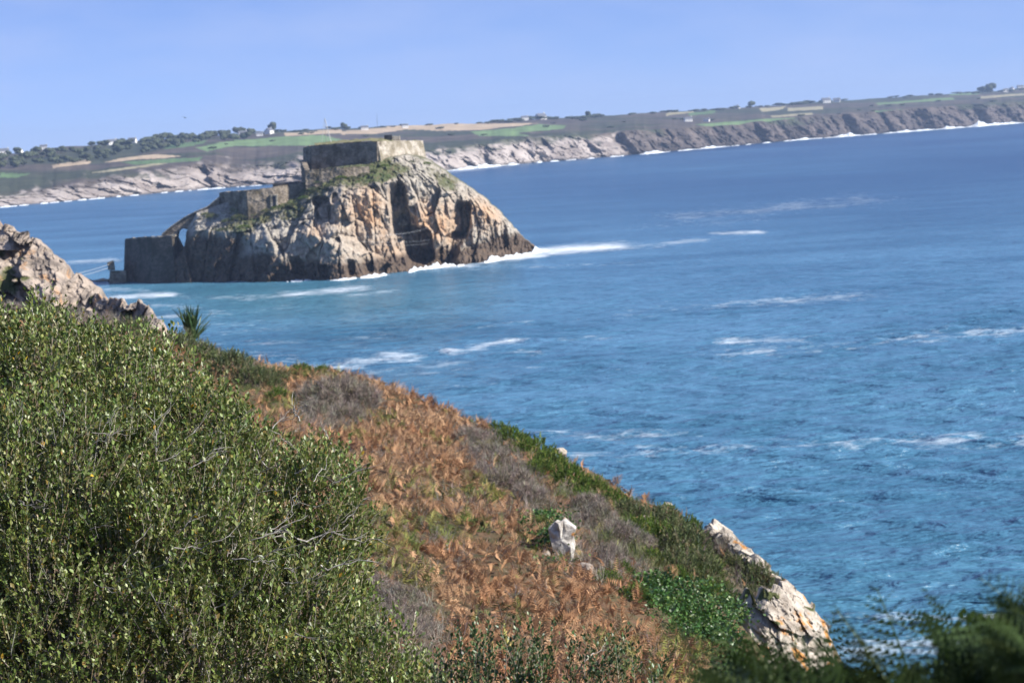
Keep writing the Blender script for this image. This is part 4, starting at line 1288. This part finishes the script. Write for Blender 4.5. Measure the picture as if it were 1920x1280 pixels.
# ------------------------------------------------------------------ individual bushes on the slope
def dome_bush(kind, seed):
    g = np.random.default_rng(seed)
    n = 330 if kind != 'heath' else 230
    a = g.random(n) * 6.28; cz = g.random(n) ** 0.8
    sr = np.sqrt(1 - cz * cz)
    nr = np.stack([np.cos(a) * sr, np.sin(a) * sr, cz], -1)
    lump = 1 + 0.28 * fbm(nr * 2.0 + seed, 3)
    pos = nr * (lump * (0.62 + 0.3 * g.random(n)))[:, None] * np.array([1, 1, 0.85])
    d = nr * 0.7 + np.array([0, 0, 0.7]) + g.normal(size=(n, 3)) * 0.3
    if kind == 'green':
        tv, tf = needle_spray(22, seed, 0.05, 0.34)
        c = mixcol(n, [(0.11, 0.17, 0.03), (0.16, 0.225, 0.045), (0.07, 0.115, 0.025), (0.23, 0.25, 0.07)], [4, 3, 3, 1], 0.2, g); s = 0.26
    elif kind == 'olive':
        tv, tf = needle_spray(24, seed, 0.04, 0.34)
        c = mixcol(n, [(0.14, 0.17, 0.07), (0.20, 0.22, 0.11), (0.09, 0.115, 0.045), (0.26, 0.22, 0.14)], [4, 3, 3, 1], 0.2, g); s = 0.28
    else:
        tv, tf = twig_tuft(10, 0.6, 0.022, seed)
        c = mixcol(n, [(0.28, 0.24, 0.20), (0.21, 0.17, 0.145), (0.36, 0.31, 0.26), (0.11, 0.11, 0.06)], [4, 3, 2, 1.5], 0.2, g); s = 0.40
    v, f, cc = scatter(tv, tf, pos, basis(d, g.random(n) * 6.28), s * (0.7 + 0.6 * g.random(n)), c)
    return make_mesh(kind + '_bush', v, f, cc)
BV = {k: [dome_bush(k, 60 + 7 * i + j) for j in range(3)] for i, k in enumerate(('green', 'olive', 'heath'))}
BUSHES = {
    'green': [(935, 806, 24), (962, 822, 32), (1000, 842, 36), (1030, 870, 36), (1068, 896, 34), (1010, 876, 28), (1110, 915, 28), (1150, 935, 26), (1475, 1084, 20), (1497, 1098, 24), (565, 694, 20), (606, 694, 16), (525, 744, 26), (1236, 1010, 34), (1010, 985, 22), (1190, 1120, 26), (1090, 930, 26), (1180, 985, 30), (1330, 1110, 30), (1290, 985, 22), (1140, 1085, 24), (1165, 1070, 22), (980, 800, 20), (1210, 990, 28), (1250, 960, 22), (1300, 1040, 32), (1330, 1070, 28), (1225, 1050, 28), (1270, 1085, 26), (1350, 1100, 24)],
    'olive': [(1215, 968, 34), (1248, 990, 44), (1282, 1025, 52), (1306, 1068, 46), (1262, 1060, 40), (1180, 960, 30), (340, 648, 34), (385, 668, 38), (432, 688, 40), (480, 706, 36), (515, 708, 26), (1420, 1085, 34), (1385, 1055, 30), (1450, 1094, 22), (1408, 1112, 20), (1374, 1150, 18), (1345, 1110, 30), (60, 596, 30), (250, 622, 34), (20, 548, 26), (48, 560, 22), (-10, 520, 24), (85, 588, 26), (28, 505, 14), (240, 600, 12), (165, 560, 10)],
    'heath': [(1392, 1128, 16), (1425, 1106, 14), (598, 745, 40), (640, 738, 42), (676, 745, 36), (590, 775, 32), (645, 775, 30), (880, 820, 30), (918, 850, 34), (955, 900, 38), (990, 925, 30), (1120, 975, 38), (1160, 1000, 38), (1100, 945, 30), (1200, 1015, 30), (1145, 1045, 28), (690, 1110, 46), (750, 1125, 46), (720, 1165, 40), (785, 1180, 36), (1362, 1035, 32), (1330, 1012, 24), (20, 588, 36), (140, 606, 36), (195, 614, 34), (1380, 1125, 30), (1540, 1175, 14)],
}
BSHORT = {'green': 'bright green gorse bush', 'olive': 'grey green gorse bush', 'heath': 'leafless grey heath bush'}
BLAB = {'green': ('gorse_bush', 'bright green gorse bush growing on the bracken slope', 'gorse', 'green gorse bushes on the slope'),
        'olive': ('gorse_bush', 'grey green gorse bush growing near the crest of the slope', 'gorse', 'grey green gorse bushes on the crest'),
        'heath': ('heath_bush', 'leafless grey heath bush among the brown bracken', 'heath bush', 'grey heath bushes among the bracken')}
LANDMARKS = [(362, 620, 'beside the cabbage palm'), (1053, 1015, 'nearest the upright white slab'), (1052, 842, 'around the pale boulder on the crest'), (1390, 1030, 'beside the narrow white rock rib'),
             (1460, 1180, 'above the lichened cliff rock'), (1270, 1110, 'above the ivy mat'), (600, 770, 'between the large shrub and the sea'), (100, 560, 'below the pinkish outcrop'), (740, 1140, 'under the right flank of the large shrub')]
for kk, lst in BUSHES.items():
    nm, lb, ct, gp = BLAB[kk]
    for i, (x, y, r) in enumerate(lst):
        D = hit(x, y + r * 0.5)
        lm = min(LANDMARKS, key=lambda q: (q[0] - x) ** 2 + (q[1] - y) ** 2)[2]
        o = add(nm, BV[kk][i % 3], M['veg'], None, BSHORT[kk] + ' ' + lm, ct, gp)
        p = at(x, y + r * 0.5, D)
        rr = r / F * D
        o.location = (float(p[0]), float(p[1]), float(terrain(p[0:1], p[1:2])[0]) - 0.1 * rr)
        o.rotation_euler = (0, 0, random.random() * 6.28)
        o.scale = (rr * 1.3, rr * 1.3, rr * (1.3 + 0.35 * random.random()))

for i, (x, y, r) in enumerate([(605, 302, 9), (618, 305, 7), (560, 354, 8), (520, 390, 9), (545, 386, 11), (590, 358, 10), (640, 334, 9), (662, 336, 9), (700, 322, 8), (800, 308, 8), (450, 410, 12), (430, 416, 10), (480, 404, 8), (400, 408, 11), (385, 404, 8),
                               (570, 374, 9), (622, 350, 10), (600, 344, 9), (580, 346, 8), (500, 398, 9), (420, 432, 10), (460, 428, 9), (682, 330, 7), (744, 350, 7), (720, 312, 7), (770, 306, 7), (830, 330, 6)]):
    iu = int(np.clip(x - IU[0], 0, len(IU) - 1)); jv = int(np.argmin(np.abs(IPY[iu] - y)))
    p = IP[iu, jv]; rr = r / F * p[1]
    o = add('scrub_clump', BV['olive' if i % 3 else 'green'][i % 3], M['veg'], None, 'low green brown scrub clump on the ledges of the fort island', 'scrub', 'scrub clumps on the island ledges')
    o.location = [float(c) for c in p]; o.scale = (rr * 1.5, rr * 0.9, rr * 0.75); o.rotation_euler = (0, 0, 0.2 * (i % 5))

# ------------------------------------------------------------------ cabbage palm on the crest
def build_palm():
    D = hit(362, 648) - 1.0
    base = at(362, 660, D)
    t = empty('cabbage_palm', base, 'spiky green cabbage palm silhouetted against the sea', 'palm')
    g = np.random.default_rng(5)
    crown = at(362, 642, D)
    v, f = tube([base - np.array([0, 0, 0.4]), (base + crown) / 2, crown], [0.11, 0.10, 0.09], 7)
    child('trunk', v, f, M['bark'], t)
    lv = []
    for k in range(4):
        n = 6; tt = np.linspace(0, 1, n); w = 0.036 * np.array([0.6, 1, 1, 0.8, 0.5, 0.02])
        bend = 0.10 + 0.12 * k
        c = np.stack([0 * tt, bend * tt ** 2, tt * (1 - 0.2 * bend * tt)], -1)
        V = np.concatenate([c - np.stack([w, 0 * w, 0 * w], -1), c + np.array([0, 0.012, 0]), c + np.stack([w, 0 * w, 0 * w], -1)])
        Fq = np.array([[i, i + 1, n + i + 1, n + i] for i in range(n - 1)] + [[n + i, n + i + 1, 2 * n + i + 1, 2 * n + i] for i in range(n - 1)])
        cc = np.tile(np.array([[(0.035, 0.075, 0.02), (0.05, 0.10, 0.03), (0.03, 0.06, 0.02), (0.08, 0.12, 0.04)][k]]), (len(V), 1))
        me = make_mesh('leaf', V, Fq, cc); me.materials.append(M['leaf']); lv.append(me)
    for i in range(64):
        a = g.random() * 6.28; th = abs(g.normal()) * 0.36
        d = np.array([[math.cos(a) * math.sin(th), math.sin(a) * math.sin(th), math.cos(th)]])
        B = basis(d, np.array([g.random() * 6.28]))[0]
        L = 1.15 + 0.4 * g.random() if th < 0.6 else 1.0
        o = add('leaf', lv[i % 4], None, t)
        m4 = Matrix.Identity(4)
        for r_ in range(3):
            for c_ in range(3): m4[r_][c_] = B[r_, c_] * L
            m4[r_][3] = float((crown - base)[r_])
        o.matrix_local = m4
    return t
build_palm()

# ------------------------------------------------------------------ big leafy shrub
def shrub(name, label, blobs, n_shoot, leaf_len, seed, n_branch, n_leafobj, root, colset, deadtips=(), up=0.85, leaves=15, shoot_len=(0.22, 0.42), fill=0.0):
    g = np.random.default_rng(seed)
    C = np.array([at(a, b, float(d)) for a, b, d, r in blobs]); Rr = np.array([r / F * d for a, b, d, r in blobs])
    t = empty(name, root, label, 'shrub')
    rootp = np.array(root)
    # points near the outside of the union
    N0 = n_shoot * 12
    bi = g.choice(len(C), N0, p=Rr ** 2 / (Rr ** 2).sum())
    nr = g.normal(size=(N0, 3)); nr /= np.linalg.norm(nr, axis=1)[:, None]
    fr = 1 - 0.42 * g.random(N0) ** 1.6
    P = C[bi] + nr * (Rr[bi] * fr)[:, None] * np.array([1, 1, 1])
    dd = np.linalg.norm(P[:, None] - C[None], axis=-1) / Rr[None]
    dd[np.arange(N0), bi] = 9
    ok = (dd.min(1) > 0.74) & (nr[:, 1] < 0.45)
    hol = fbm(P * 1.9 + 13, 3)
    ok &= (hol > -0.31 + 0.12 * g.normal(size=N0)) | (g.random(N0) < 0.12)
    P = P + nr * (0.22 * np.clip(hol, -0.4, 0.6))[:, None]
    qx, qy = proj(P)
    ok &= (qx > -160) & (qx < 2000) & (qy < 1400)
    P, nr = P[ok][:n_shoot], nr[ok][:n_shoot]
    n = len(P)
    d = nr * 0.55 + np.array([0.05, -0.05, up]) + g.normal(size=(n, 3)) * 0.32
    d /= np.linalg.norm(d, axis=1)[:, None]
    L = shoot_len[0] + (shoot_len[1] - shoot_len[0]) * g.random(n)
    st = P - d * L[:, None] * 0.55
    # stems
    tv = np.array([[-1, -0.58, 0], [1, -0.58, 0], [0, 1.15, 0], [0, 0, 1.0]]); tf = np.array([[0, 1, 3], [1, 2, 3], [2, 0, 3]])
    sc = np.stack([np.full(n, 0.0032), np.full(n, 0.0032), L], -1)
    sv, sf, scol = scatter(tv, tf, st, basis(d, g.random(n) * 6.28), sc, mixcol(n, [(0.20, 0.16, 0.09), (0.30, 0.27, 0.22), (0.10, 0.09, 0.04)], [2, 2, 1], 0.2, g))
    child('twig', sv, sf, M['veg'], t, scol, kind='stuff')
    # leaves alternate up every shoot
    ns = leaves
    si = np.repeat(np.arange(n), ns); k = np.tile(np.arange(ns), n)
    tt = 0.14 + 0.86 * (k + g.random(len(k)) * 0.7) / ns
    ang = k * 2.4 + np.repeat(g.random(n) * 6.28, ns) + g.normal(size=len(k)) * 0.35
    B = basis(d)
    side = B[si, :, 0] * np.cos(ang)[:, None] + B[si, :, 1] * np.sin(ang)[:, None]
    lp = st[si] + d[si] * (L[si] * tt)[:, None] + side * 0.004
    ld = side * (0.85 - 0.35 * tt)[:, None] + d[si] * (0.55 + 0.5 * tt)[:, None] + g.normal(size=(len(k), 3)) * 0.22
    # keep the upper side of the blade turned outwards/upwards
    up_v = d[si] * 0.5 + np.array([0, 0, 0.8]) + g.normal(size=(len(k), 3)) * 0.45
    ld /= np.linalg.norm(ld, axis=1)[:, None]
    yv = up_v - ld * np.sum(up_v * ld, 1)[:, None]; yv /= np.linalg.norm(yv, axis=1)[:, None]
    xv = np.cross(yv, ld)
    RR = np.stack([xv, yv, ld], -1)
    ls = leaf_len * (0.6 + 0.6 * g.random(len(k))) * (1.1 - 0.3 * tt)
    colw = colset
    lc = mixcol(len(k), [c for c, _ in colw], [w for _, w in colw], 0.2, g)
    lt, lf = leaf_template()
    # the leaves that show largest become parts of their own
    px, py = proj(lp)
    toward = -RR[:, 1, 1]
    vis = (px > 5) & (px < 1915) & (py > 5) & (py < 1275)
    score = ls * (0.4 + np.abs(toward)) * vis - 0.004 * lp[:, 1] + 0.003 * g.random(len(k))
    order = np.argsort(-score)
    own = order[:n_leafobj]
    rest = np.ones(len(k), bool); rest[own] = False
    v, f, c = scatter(lt, lf, lp[rest], RR[rest], ls[rest], lc[rest])
    if fill:
        m = int(fill)
        bi = g.choice(len(C), m, p=Rr ** 2 / (Rr ** 2).sum())
        q = g.normal(size=(m, 3)); q /= np.linalg.norm(q, axis=1)[:, None]
        fp = C[bi] + q * (Rr[bi] * 0.78 * g.random(m) ** 0.4)[:, None]
        fv, ff, fcx = scatter(lt, lf, fp, basis(g.normal(size=(m, 3)), g.random(m) * 6.28), leaf_len * (0.8 + 0.6 * g.random(m)), mixcol(m, [c_ for c_, _ in colw], [w for _, w in colw], 0.2, g))
        v, f, c = merge([(v, f, c), (fv, ff, fcx)])
    child('foliage', v, f, M['leaf'], t, c, kind='stuff')
    lmeshes = {}
    for i in own:
        cidx = tuple(np.round(lc[i], 2))
        if len(lmeshes) < 24 and cidx not in lmeshes:
            me = make_mesh('leaf', lt, lf, np.tile(lc[i], (len(lt), 1))); me.materials.append(M['leaf']); lmeshes[cidx] = me
        me = lmeshes.get(cidx) or list(lmeshes.values())[int(i) % len(lmeshes)]
        o = add('leaf', me, None, t)
        m4 = Matrix.Identity(4)
        for a in range(3):
            for b in range(3): m4[a][b] = float(RR[i, a, b] * ls[i])
            m4[a][3] = float(lp[i, a] - rootp[a])
        o.matrix_local = m4
    # branches from the root out to the shell
    V, Fq, kk = [], [], 0
    tgt = P[g.choice(n, n_branch, replace=False)]
    for q in tgt:
        s = rootp + np.array([g.normal() * 0.5, g.normal() * 0.3, 0.0]) + np.array([(q[0] - rootp[0]) * 0.35, 0, 0])
        m = s + (q - s) * 0.55 + np.array([0, 0.1, -0.12 * np.linalg.norm(q - s)]) + g.normal(size=3) * 0.15
        ts = np.linspace(0, 1, 9)[:, None]
        path = (1 - ts) ** 2 * s + 2 * ts * (1 - ts) * m + ts ** 2 * q
        path[1:-1] += g.normal(size=(7, 3)) * 0.03
        vv, ff = tube(path, np.linspace(0.022, 0.004, 9) * (0.7 + 0.6 * g.random()), 5)
        V.append(vv); Fq.append(ff + kk); kk += len(vv)
    child('branches', np.concatenate(V), np.concatenate(Fq), M['bark'], t, smooth=True, kind='stuff')
    # bare lichened limbs that catch the sun in front of the leaves
    for (x0, y0, x1, y1, D, r) in deadtips:
        D = D + 0.28
        a, b = at(x0, y0, D), at(x1, y1, D + g.normal() * 0.15)
        ts = np.linspace(0, 1, 8)[:, None]
        L_ = np.linalg.norm(b - a)
        path = a + (b - a) * ts + g.normal(size=(8, 3)) * 0.028 * L_ + np.array([0, 0, -0.05 * L_]) * np.sin(ts * math.pi)
        parts = [tube(path, np.linspace(r, r * 0.3, 8), 5)]
        for _ in range(4):
            j = g.integers(2, 7); e = path[j] + (b - a) * (0.18 + 0.2 * g.random()) + g.normal(size=3) * 0.16 * L_
            parts.append(tube([path[j], (path[j] + e) / 2 + g.normal(size=3) * 0.015 * L_, e], [r * 0.5, r * 0.35, r * 0.15], 4))
        k2 = 0; VV, FF = [], []
        for vv, ff in parts:
            VV.append(vv); FF.append(ff + k2); k2 += len(vv)
        child('bare_branch', np.concatenate(VV), np.concatenate(FF), M['bark'], t, smooth=True)
    return t

LEAFC = [((0.125, 0.175, 0.036), 5), ((0.185, 0.23, 0.06), 4.4), ((0.085, 0.13, 0.028), 4.2), ((0.32, 0.345, 0.165), 1.8), ((0.22, 0.215, 0.055), 1.4), ((0.20, 0.14, 0.04), 0.22), ((0.55, 0.33, 0.03), 0.10)]
BLOBS = [(-60, 800, 18.2, 215), (90, 800, 18.0, 205), (240, 850, 17.7, 200), (370, 915, 17.3, 190), (490, 985, 17.0, 165), (585, 985, 16.9, 120), (600, 1060, 16.8, 100),
         (100, 1000, 16.8, 270), (330, 1080, 16.5, 230), (520, 1180, 16.2, 170), (150, 1250, 16.2, 260), (400, 1290, 16.0, 220), (660, 1290, 15.7, 125), (760, 1320, 15.5, 90),
         (-230, 900, 17.9, 330), (-220, 1200, 17.0, 330)]
DEAD = []
gd = np.random.default_rng(77)
for x0, y0, x1, y1 in [(560, 790, 545, 735), (545, 775, 575, 745), (630, 905, 690, 868), (640, 1010, 735, 1008), (600, 1060, 700, 1045), (480, 1005, 580, 965), (270, 960, 345, 895), (330, 920, 340, 880),
                       (210, 800, 300, 760), (40, 840, 95, 960), (20, 890, 60, 860), (150, 860, 175, 940), (420, 960, 500, 910), (470, 1010, 540, 985), (330, 1030, 440, 1000), (250, 1080, 330, 1040),
                       (160, 1110, 225, 1080), (300, 1110, 260, 1030), (500, 1130, 560, 1170), (580, 1140, 610, 1120), (640, 980, 690, 930), (100, 900, 80, 820), (560, 1010, 650, 985), (350, 880, 420, 820), (430, 1050, 520, 1030),
                       (500, 880, 470, 830), (220, 1000, 290, 930), (130, 1010, 60, 960), (380, 1150, 450, 1110), (620, 830, 600, 790)]:
    DEAD.append((x0, y0, x1, y1, 16.1 + 0.5 * gd.random() - (0.6 if y0 > 1000 else 0) + (0.6 if y0 < 850 else 0), 0.0035 + 0.0045 * gd.random()))
for _ in range(110):
    x0, y0 = gd.uniform(0, 640), gd.uniform(780, 1200)
    an = gd.normal() * 0.6 - 0.6; ll = gd.uniform(30, 85)
    DEAD.append((x0, y0, x0 + ll * math.cos(an), y0 + ll * math.sin(an), 16.0 + 1.2 * gd.random() - 0.0016 * (y0 - 780) - 0.25, 0.0022 + 0.002 * gd.random()))
rt = at(150, 1640, 17.3)
shrub('leafy_shrub', 'large dense green leafy shrub with bare grey branches on the near slope', BLOBS, 8800, 0.045, 11, 150, 280, rt, LEAFC, DEAD, fill=14000)
BL2 = [(870, 1255, 13.2, 55), (920, 1275, 13.2, 60), (1010, 1245, 13.0, 60), (1050, 1285, 13.0, 75), (960, 1330, 13.0, 80), (1140, 1320, 13.0, 80), (1190, 1290, 13.1, 40), (840, 1320, 13.3, 60)]
shrub('leafy_shrub', 'small upright sprigs of a glossy green shrub below the bracken', BL2, 300, 0.034, 23, 26, 120, at(1000, 1640, 13.2), [((0.05, 0.10, 0.03), 5), ((0.075, 0.125, 0.04), 4), ((0.035, 0.07, 0.02), 4), ((0.13, 0.16, 0.06), 1.2)],
      [(905, 1230, 930, 1265, 13, 0.004), (1095, 1240, 1135, 1205, 13, 0.004)], up=1.5, leaves=18, shoot_len=(0.2, 0.44))

# ------------------------------------------------------------------ ferns close to the camera
FF = []
for s in range(4):
    v, f = fine_frond(13, 9, 0.35 + 0.12 * s, s)
    cols = [(0.035, 0.065, 0.018), (0.05, 0.085, 0.022), (0.075, 0.105, 0.03), (0.028, 0.05, 0.016)][s]
    me = make_mesh('frond', v, f, np.tile(np.array([cols]), (len(v), 1))); me.materials.append(M['fern']); FF.append(me)
def fern(px, py, D, fronds, label):
    base = at(px, py, D)
    gz = float(terrain(base[0:1], base[1:2])[0])
    t = empty('fern', base, label, 'fern', 'green ferns in the shade at the foot of the view')
    g = np.random.default_rng(int(px * 7 + D * 100))
    for i, (tx, ty, dd) in enumerate(fronds):
        tip = at(tx, ty, D + dd)
        d = tip - base; L = np.linalg.norm(d); d /= L
        B = basis(d[None], np.array([g.random() * 6.28]))[0]
        o = add('frond', FF[g.integers(0, 4)], None, t)
        m4 = Matrix.Identity(4)
        for a in range(3):
            for b in range(3): m4[a][b] = float(B[a, b] * L * 1.12)
        o.matrix_local = m4
    v, f = tube([base - np.array([0, 0, max(base[2] - gz, 0.05) + 0.1]), base - np.array([0, 0, 0.02])], [0.012, 0.008], 6)
    child('stalk', v, f, M['bark'], t)
FL = 'dark green fern frond cluster rising in shade before the sea'
gf = np.random.default_rng(404)
FERN_TOP = [(1370, 1262), (1400, 1205), (1440, 1180), (1480, 1196), (1520, 1222), (1560, 1205), (1590, 1172), (1630, 1178), (1660, 1215), (1700, 1200), (1730, 1152), (1790, 1150), (1830, 1178), (1860, 1150), (1890, 1112), (1930, 1085), (2000, 1060)]
for k, x in enumerate(np.linspace(1385, 1990, 24)):
    for row in range(2):
        D = (6.8 - 0.0022 * (x - 1385) if row == 0 else 5.4 - 0.0012 * (x - 1385)) + gf.normal() * 0.25
        bx = x + gf.normal() * 14
        drop = 0 if row == 0 else 62
        tips = []
        for j in range(5 if row == 0 else 6):
            tx = bx + gf.uniform(-75, 75)
            tips.append((tx, tab(tx, FERN_TOP) + 22 * (1560 < tx < 1870) + drop + gf.uniform(0, 60) + (0 if j == 0 else 10), gf.normal() * 0.2))
        lab = ('dark green fern with feathery fronds raised against the sea' if row == 0 else 'low shaded green fern at the foot of the taller ferns')
        fern(bx, tab(bx, FERN_TOP) + 230 + gf.uniform(-20, 30) + drop * 0.6, D, tips, lab)
for x, tips in [(15, [(-20, 1230, 0), (20, 1200, 0.1), (45, 1255, 0)])]:
    fern(x, 1480, 5.4, tips, 'dark green fern before the lower edge of the large shrub')
# ------------------------------------------------------------------ far woods and houses
def far_tree_mesh(seed):
    g = np.random.default_rng(seed)
    parts = []
    k = 7
    for i in range(k):
        bm = bmesh.new(); bmesh.ops.create_icosphere(bm, subdivisions=2, radius=1.0)
        v = np.array([x.co[:] for x in bm.verts]); f = np.array([[x.index for x in q.verts] for q in bm.faces]); bm.free()
        c = np.array([g.normal() * 0.42, g.normal() * 0.42, 0.62 + g.random() * 0.42]) if i else np.array([0, 0, 0.75])
        v = v * (0.42 + 0.2 * g.random()) * (1 + 0.35 * fbm(v * 2.3 + seed + i * 5, 3))[:, None] * np.array([1, 1, 0.72]) + c
        col = np.array([0.055, 0.066, 0.036]) * (0.7 + 0.7 * g.random())
        parts.append((v, f, np.tile(col, (len(v), 1))))
    tv, tf = tube([[0, 0, -0.3], [0, 0, 0.3], [0.03, 0, 0.7]], [0.07, 0.06, 0.04], 5)
    tf = np.concatenate([tf[:, :3], tf[:, [0, 2, 3]]])
    parts.append((tv, tf, np.tile(np.array([[0.10, 0.08, 0.06]]), (len(tv), 1))))
    v, f, c = merge(parts)
    return make_mesh('far_tree', v, f, c)
FT = [far_tree_mesh(i) for i in range(6)]
WOODS = [(-60, 300), (0, 292), (90, 283), (220, 270), (300, 263), (420, 252), (470, 250), (476, 262), (360, 272), (300, 282), (225, 290), (190, 304), (100, 312), (0, 322), (-60, 330)]
g_ = np.random.default_rng(91)
spots = []
while len(spots) < 165:
    x, y = g_.uniform(-60, 480), g_.uniform(248, 330)
    if in_poly(np.array([x]), np.array([y]), WOODS)[0]: spots.append((x, y, g_.uniform(4.5, 9), 0))
for x in np.arange(480, 1920, 7.0):     # hedge trees along the skyline
    w = np.exp(-((x - 1000) / 70) ** 2) + 0.9 * np.exp(-((x - 1100) / 25) ** 2) + 0.9 * np.exp(-((x - 1500) / 45) ** 2) + 0.8 * np.exp(-((x - 1860) / 45) ** 2) + 0.6 * np.exp(-((x - 650) / 40) ** 2) + 0.6 * np.exp(-((x - 1380) / 35) ** 2) + 0.5 * np.exp(-((x - 1260) / 40) ** 2) + 0.5 * np.exp(-((x - 520) / 40) ** 2)
    if g_.random() < 0.25 + 0.7 * w:
        spots.append((x + g_.normal() * 3, tab(x, C_SKY) + g_.uniform(0.5, 3), g_.uniform(3.0, 4.6) * (0.75 + 0.5 * min(w, 1)), 1))
for x, y, r in [(513, 245, 8), (450, 250, 7), (1103, 221, 6), (1408, 202, 6), (1856, 174, 8), (1842, 175, 6), (645, 243, 6)]:
    spots.append((x, y, r, 2))
for x in np.arange(300, 1900, 26.0):    # field hedges
    if g_.random() < 0.5:
        spots.append((x + g_.normal() * 8, tab(x, C_SKY) + g_.uniform(8, 28), g_.uniform(2.2, 4), 3))
for i, (x, y, rp, kd) in enumerate(spots):
    p = coast_point(x, y)
    sc = rp / F * p[1] * 1.25
    o = add('far_tree', FT[i % 6], M['veg'], None,
            ['dark rounded tree in the wood on the far headland', 'low hedge tree along the skyline of the far headland', 'tall lone tree standing above the skyline of the far headland', 'small bush in the field hedges of the far headland'][kd], 'tree',
            ['trees of the far wood', 'skyline hedge trees', 'tall skyline trees', 'field hedge bushes'][kd])
    o.location = [float(c) for c in p]
    o.rotation_euler = (0, 0, float(g_.random() * 6.28))
    o.scale = (sc, sc, sc * (1.25 if kd == 2 else (0.7 if kd in (1, 3) else 1.0)))
    if kd in (1, 3): o.scale[0] *= 1.9; o.rotation_euler = (0, 0, float(g_.normal() * 0.3))

def house_parts(w, d, h, r):
    wall = np.array([[-w, -d, -2], [w, -d, -2], [w, d, -2], [-w, d, -2], [-w, -d, h], [w, -d, h], [w, d, h], [-w, d, h], [-w, 0, h + r], [w, 0, h + r]], float)
    wf = [[0, 1, 5, 4], [1, 2, 6, 5], [2, 3, 7, 6], [3, 0, 4, 7], [5, 6, 9, 9], [7, 4, 8, 8]]
    e = 0.35
    roof = np.array([[-w - e, -d - e, h - 0.2], [w + e, -d - e, h - 0.2], [w + e, 0, h + r + 0.15], [-w - e, 0, h + r + 0.15], [-w - e, d + e, h - 0.2], [w + e, d + e, h - 0.2]], float)
    rf = [[0, 1, 2, 3], [3, 2, 5, 4]]
    return wall, wf, roof, rf
def pymesh(name, v, f, m):
    me = bpy.data.meshes.new(name); me.from_pydata([tuple(map(float, p)) for p in v], [], [tuple(dict.fromkeys(q)) for q in f]); me.update(); me.materials.append(m); return me
wv, wf, rv, rf = house_parts(5.2, 3.4, 3.6, 2.6)
HW, HR = pymesh('wall', wv, wf, M['white']), pymesh('roof', rv, rf, M['slate'])
cv = [(x, y, z) for z in (5.0, 7.4) for x, y in ((4.2, -0.5), (5.0, -0.5), (5.0, 0.5), (4.2, 0.5))]
HC = pymesh('chimney', cv, [[0, 1, 5, 4], [1, 2, 6, 5], [2, 3, 7, 6], [3, 0, 4, 7], [4, 5, 6, 7]], M['white'])
HO = pymesh('window', [(x + a, -3.45, z + b) for x, z in ((-3, 1.6), (0, 1.6), (3, 1.6)) for a, b in ((-.5, -.7), (.5, -.7), (.5, .7), (-.5, .7))], [[0, 1, 2, 3], [4, 5, 6, 7], [8, 9, 10, 11]], M['darkwall'])
for i, (x, y, sc, rz) in enumerate([(10, 287, .9, .3), (38, 288, .7, -.4), (85, 281, .7, .2), (212, 272, .9, .5), (250, 267, .8, -.2), (455, 254, .9, .3), (487, 254, .7, .1), (506, 251, 1.0, 1.2), (683, 243, .8, .2),
                                  (985, 226, .9, .3), (1014, 224, 1.3, .7), (1290, 228, .9, .2), (1325, 228, .7, -.3), (1382, 204, .9, 1.3), (1548, 193, 1.3, .2), (1568, 192, 1.1, -.2), (1885, 172, 1.0, .3), (1897, 170, 1.1, 1.1), (1912, 168, 1.2, .2), (760, 240, .7, .3)]):
    p = coast_point(x, y)
    p[1] -= 6
    t = empty('far_house', p, 'small white house with slate roof on the far headland', 'house', 'white houses on the far headland')
    t.scale = (sc, sc, sc); t.rotation_euler = (0, 0, rz)
    add('wall', HW, None, t); r_ = add('roof', HR, None, t); add('chimney', HC, None, r_)
    add('window', HO, None, t)
pm = coast_point(709, 240)
ma = empty('antenna_mast', pm, 'thin antenna mast rising behind the fort on the skyline', 'mast')
tube_child('pole', [pm + np.array([0, 0, z]) for z in (-1, 8, 17)], [0.22, 0.18, 0.12], M['darkwall'], ma, 5)
# gulls
def gull(px, py, D, label):
    p = at(px, py, D)
    v = np.array([[0, 0.25, 0], [0, -0.2, 0.05], [0.45, 0.05, 0.12], [0.95, -0.1, 0.02], [0.42, -0.12, 0.1], [-0.45, 0.05, 0.12], [-0.95, -0.1, 0.02], [-0.42, -0.12, 0.1], [0, 0.3, -0.07], [0, -0.4, 0.0], [0.07, 0, -0.06], [-0.07, 0, -0.06]])
    f = [[0, 2, 4, 1], [2, 3, 4], [0, 1, 7, 5], [5, 7, 6], [8, 10, 9], [8, 9, 11], [8, 0, 10], [8, 11, 0], [9, 10, 1], [9, 1, 11], [10, 0, 1], [11, 1, 0]]
    o = add('gull', pymesh('gull', v, f, M['darkwall']), None, None, label, 'bird')
    o.location = [float(c) for c in p]; o.rotation_euler = (0.1, 0.2, 0.6)
gull(347, 221, 420., 'dark gull flying high over the bay against the sky')
gull(411, 329, 430., 'dark gull flying in front of the far pink cliffs')

# ------------------------------------------------------------------ sea haze
bm = bmesh.new(); bmesh.ops.create_cube(bm, size=1.0)
hm = bpy.data.meshes.new('haze'); bm.to_mesh(hm); bm.free()
mh = bpy.data.materials.new('sea_haze'); mh.use_nodes = True
hn = mh.node_tree.nodes; hn.remove(hn['Principled BSDF'])
pv = hn.new('ShaderNodeVolumePrincipled')
pv.inputs['Density'].default_value = 0.000085
pv.inputs['Color'].default_value = (0.50, 0.68, 1.0, 1)
pv.inputs['Anisotropy'].default_value = 0.1
mh.node_tree.links.new(pv.outputs[0], hn['Material Output'].inputs['Volume'])
hz = add('haze', hm, mh, None, 'thin blue sea haze over the whole bay', 'haze', None, 'stuff')
hz.scale = (14600, 7400, 106); hz.location = (0, 3620, 44)
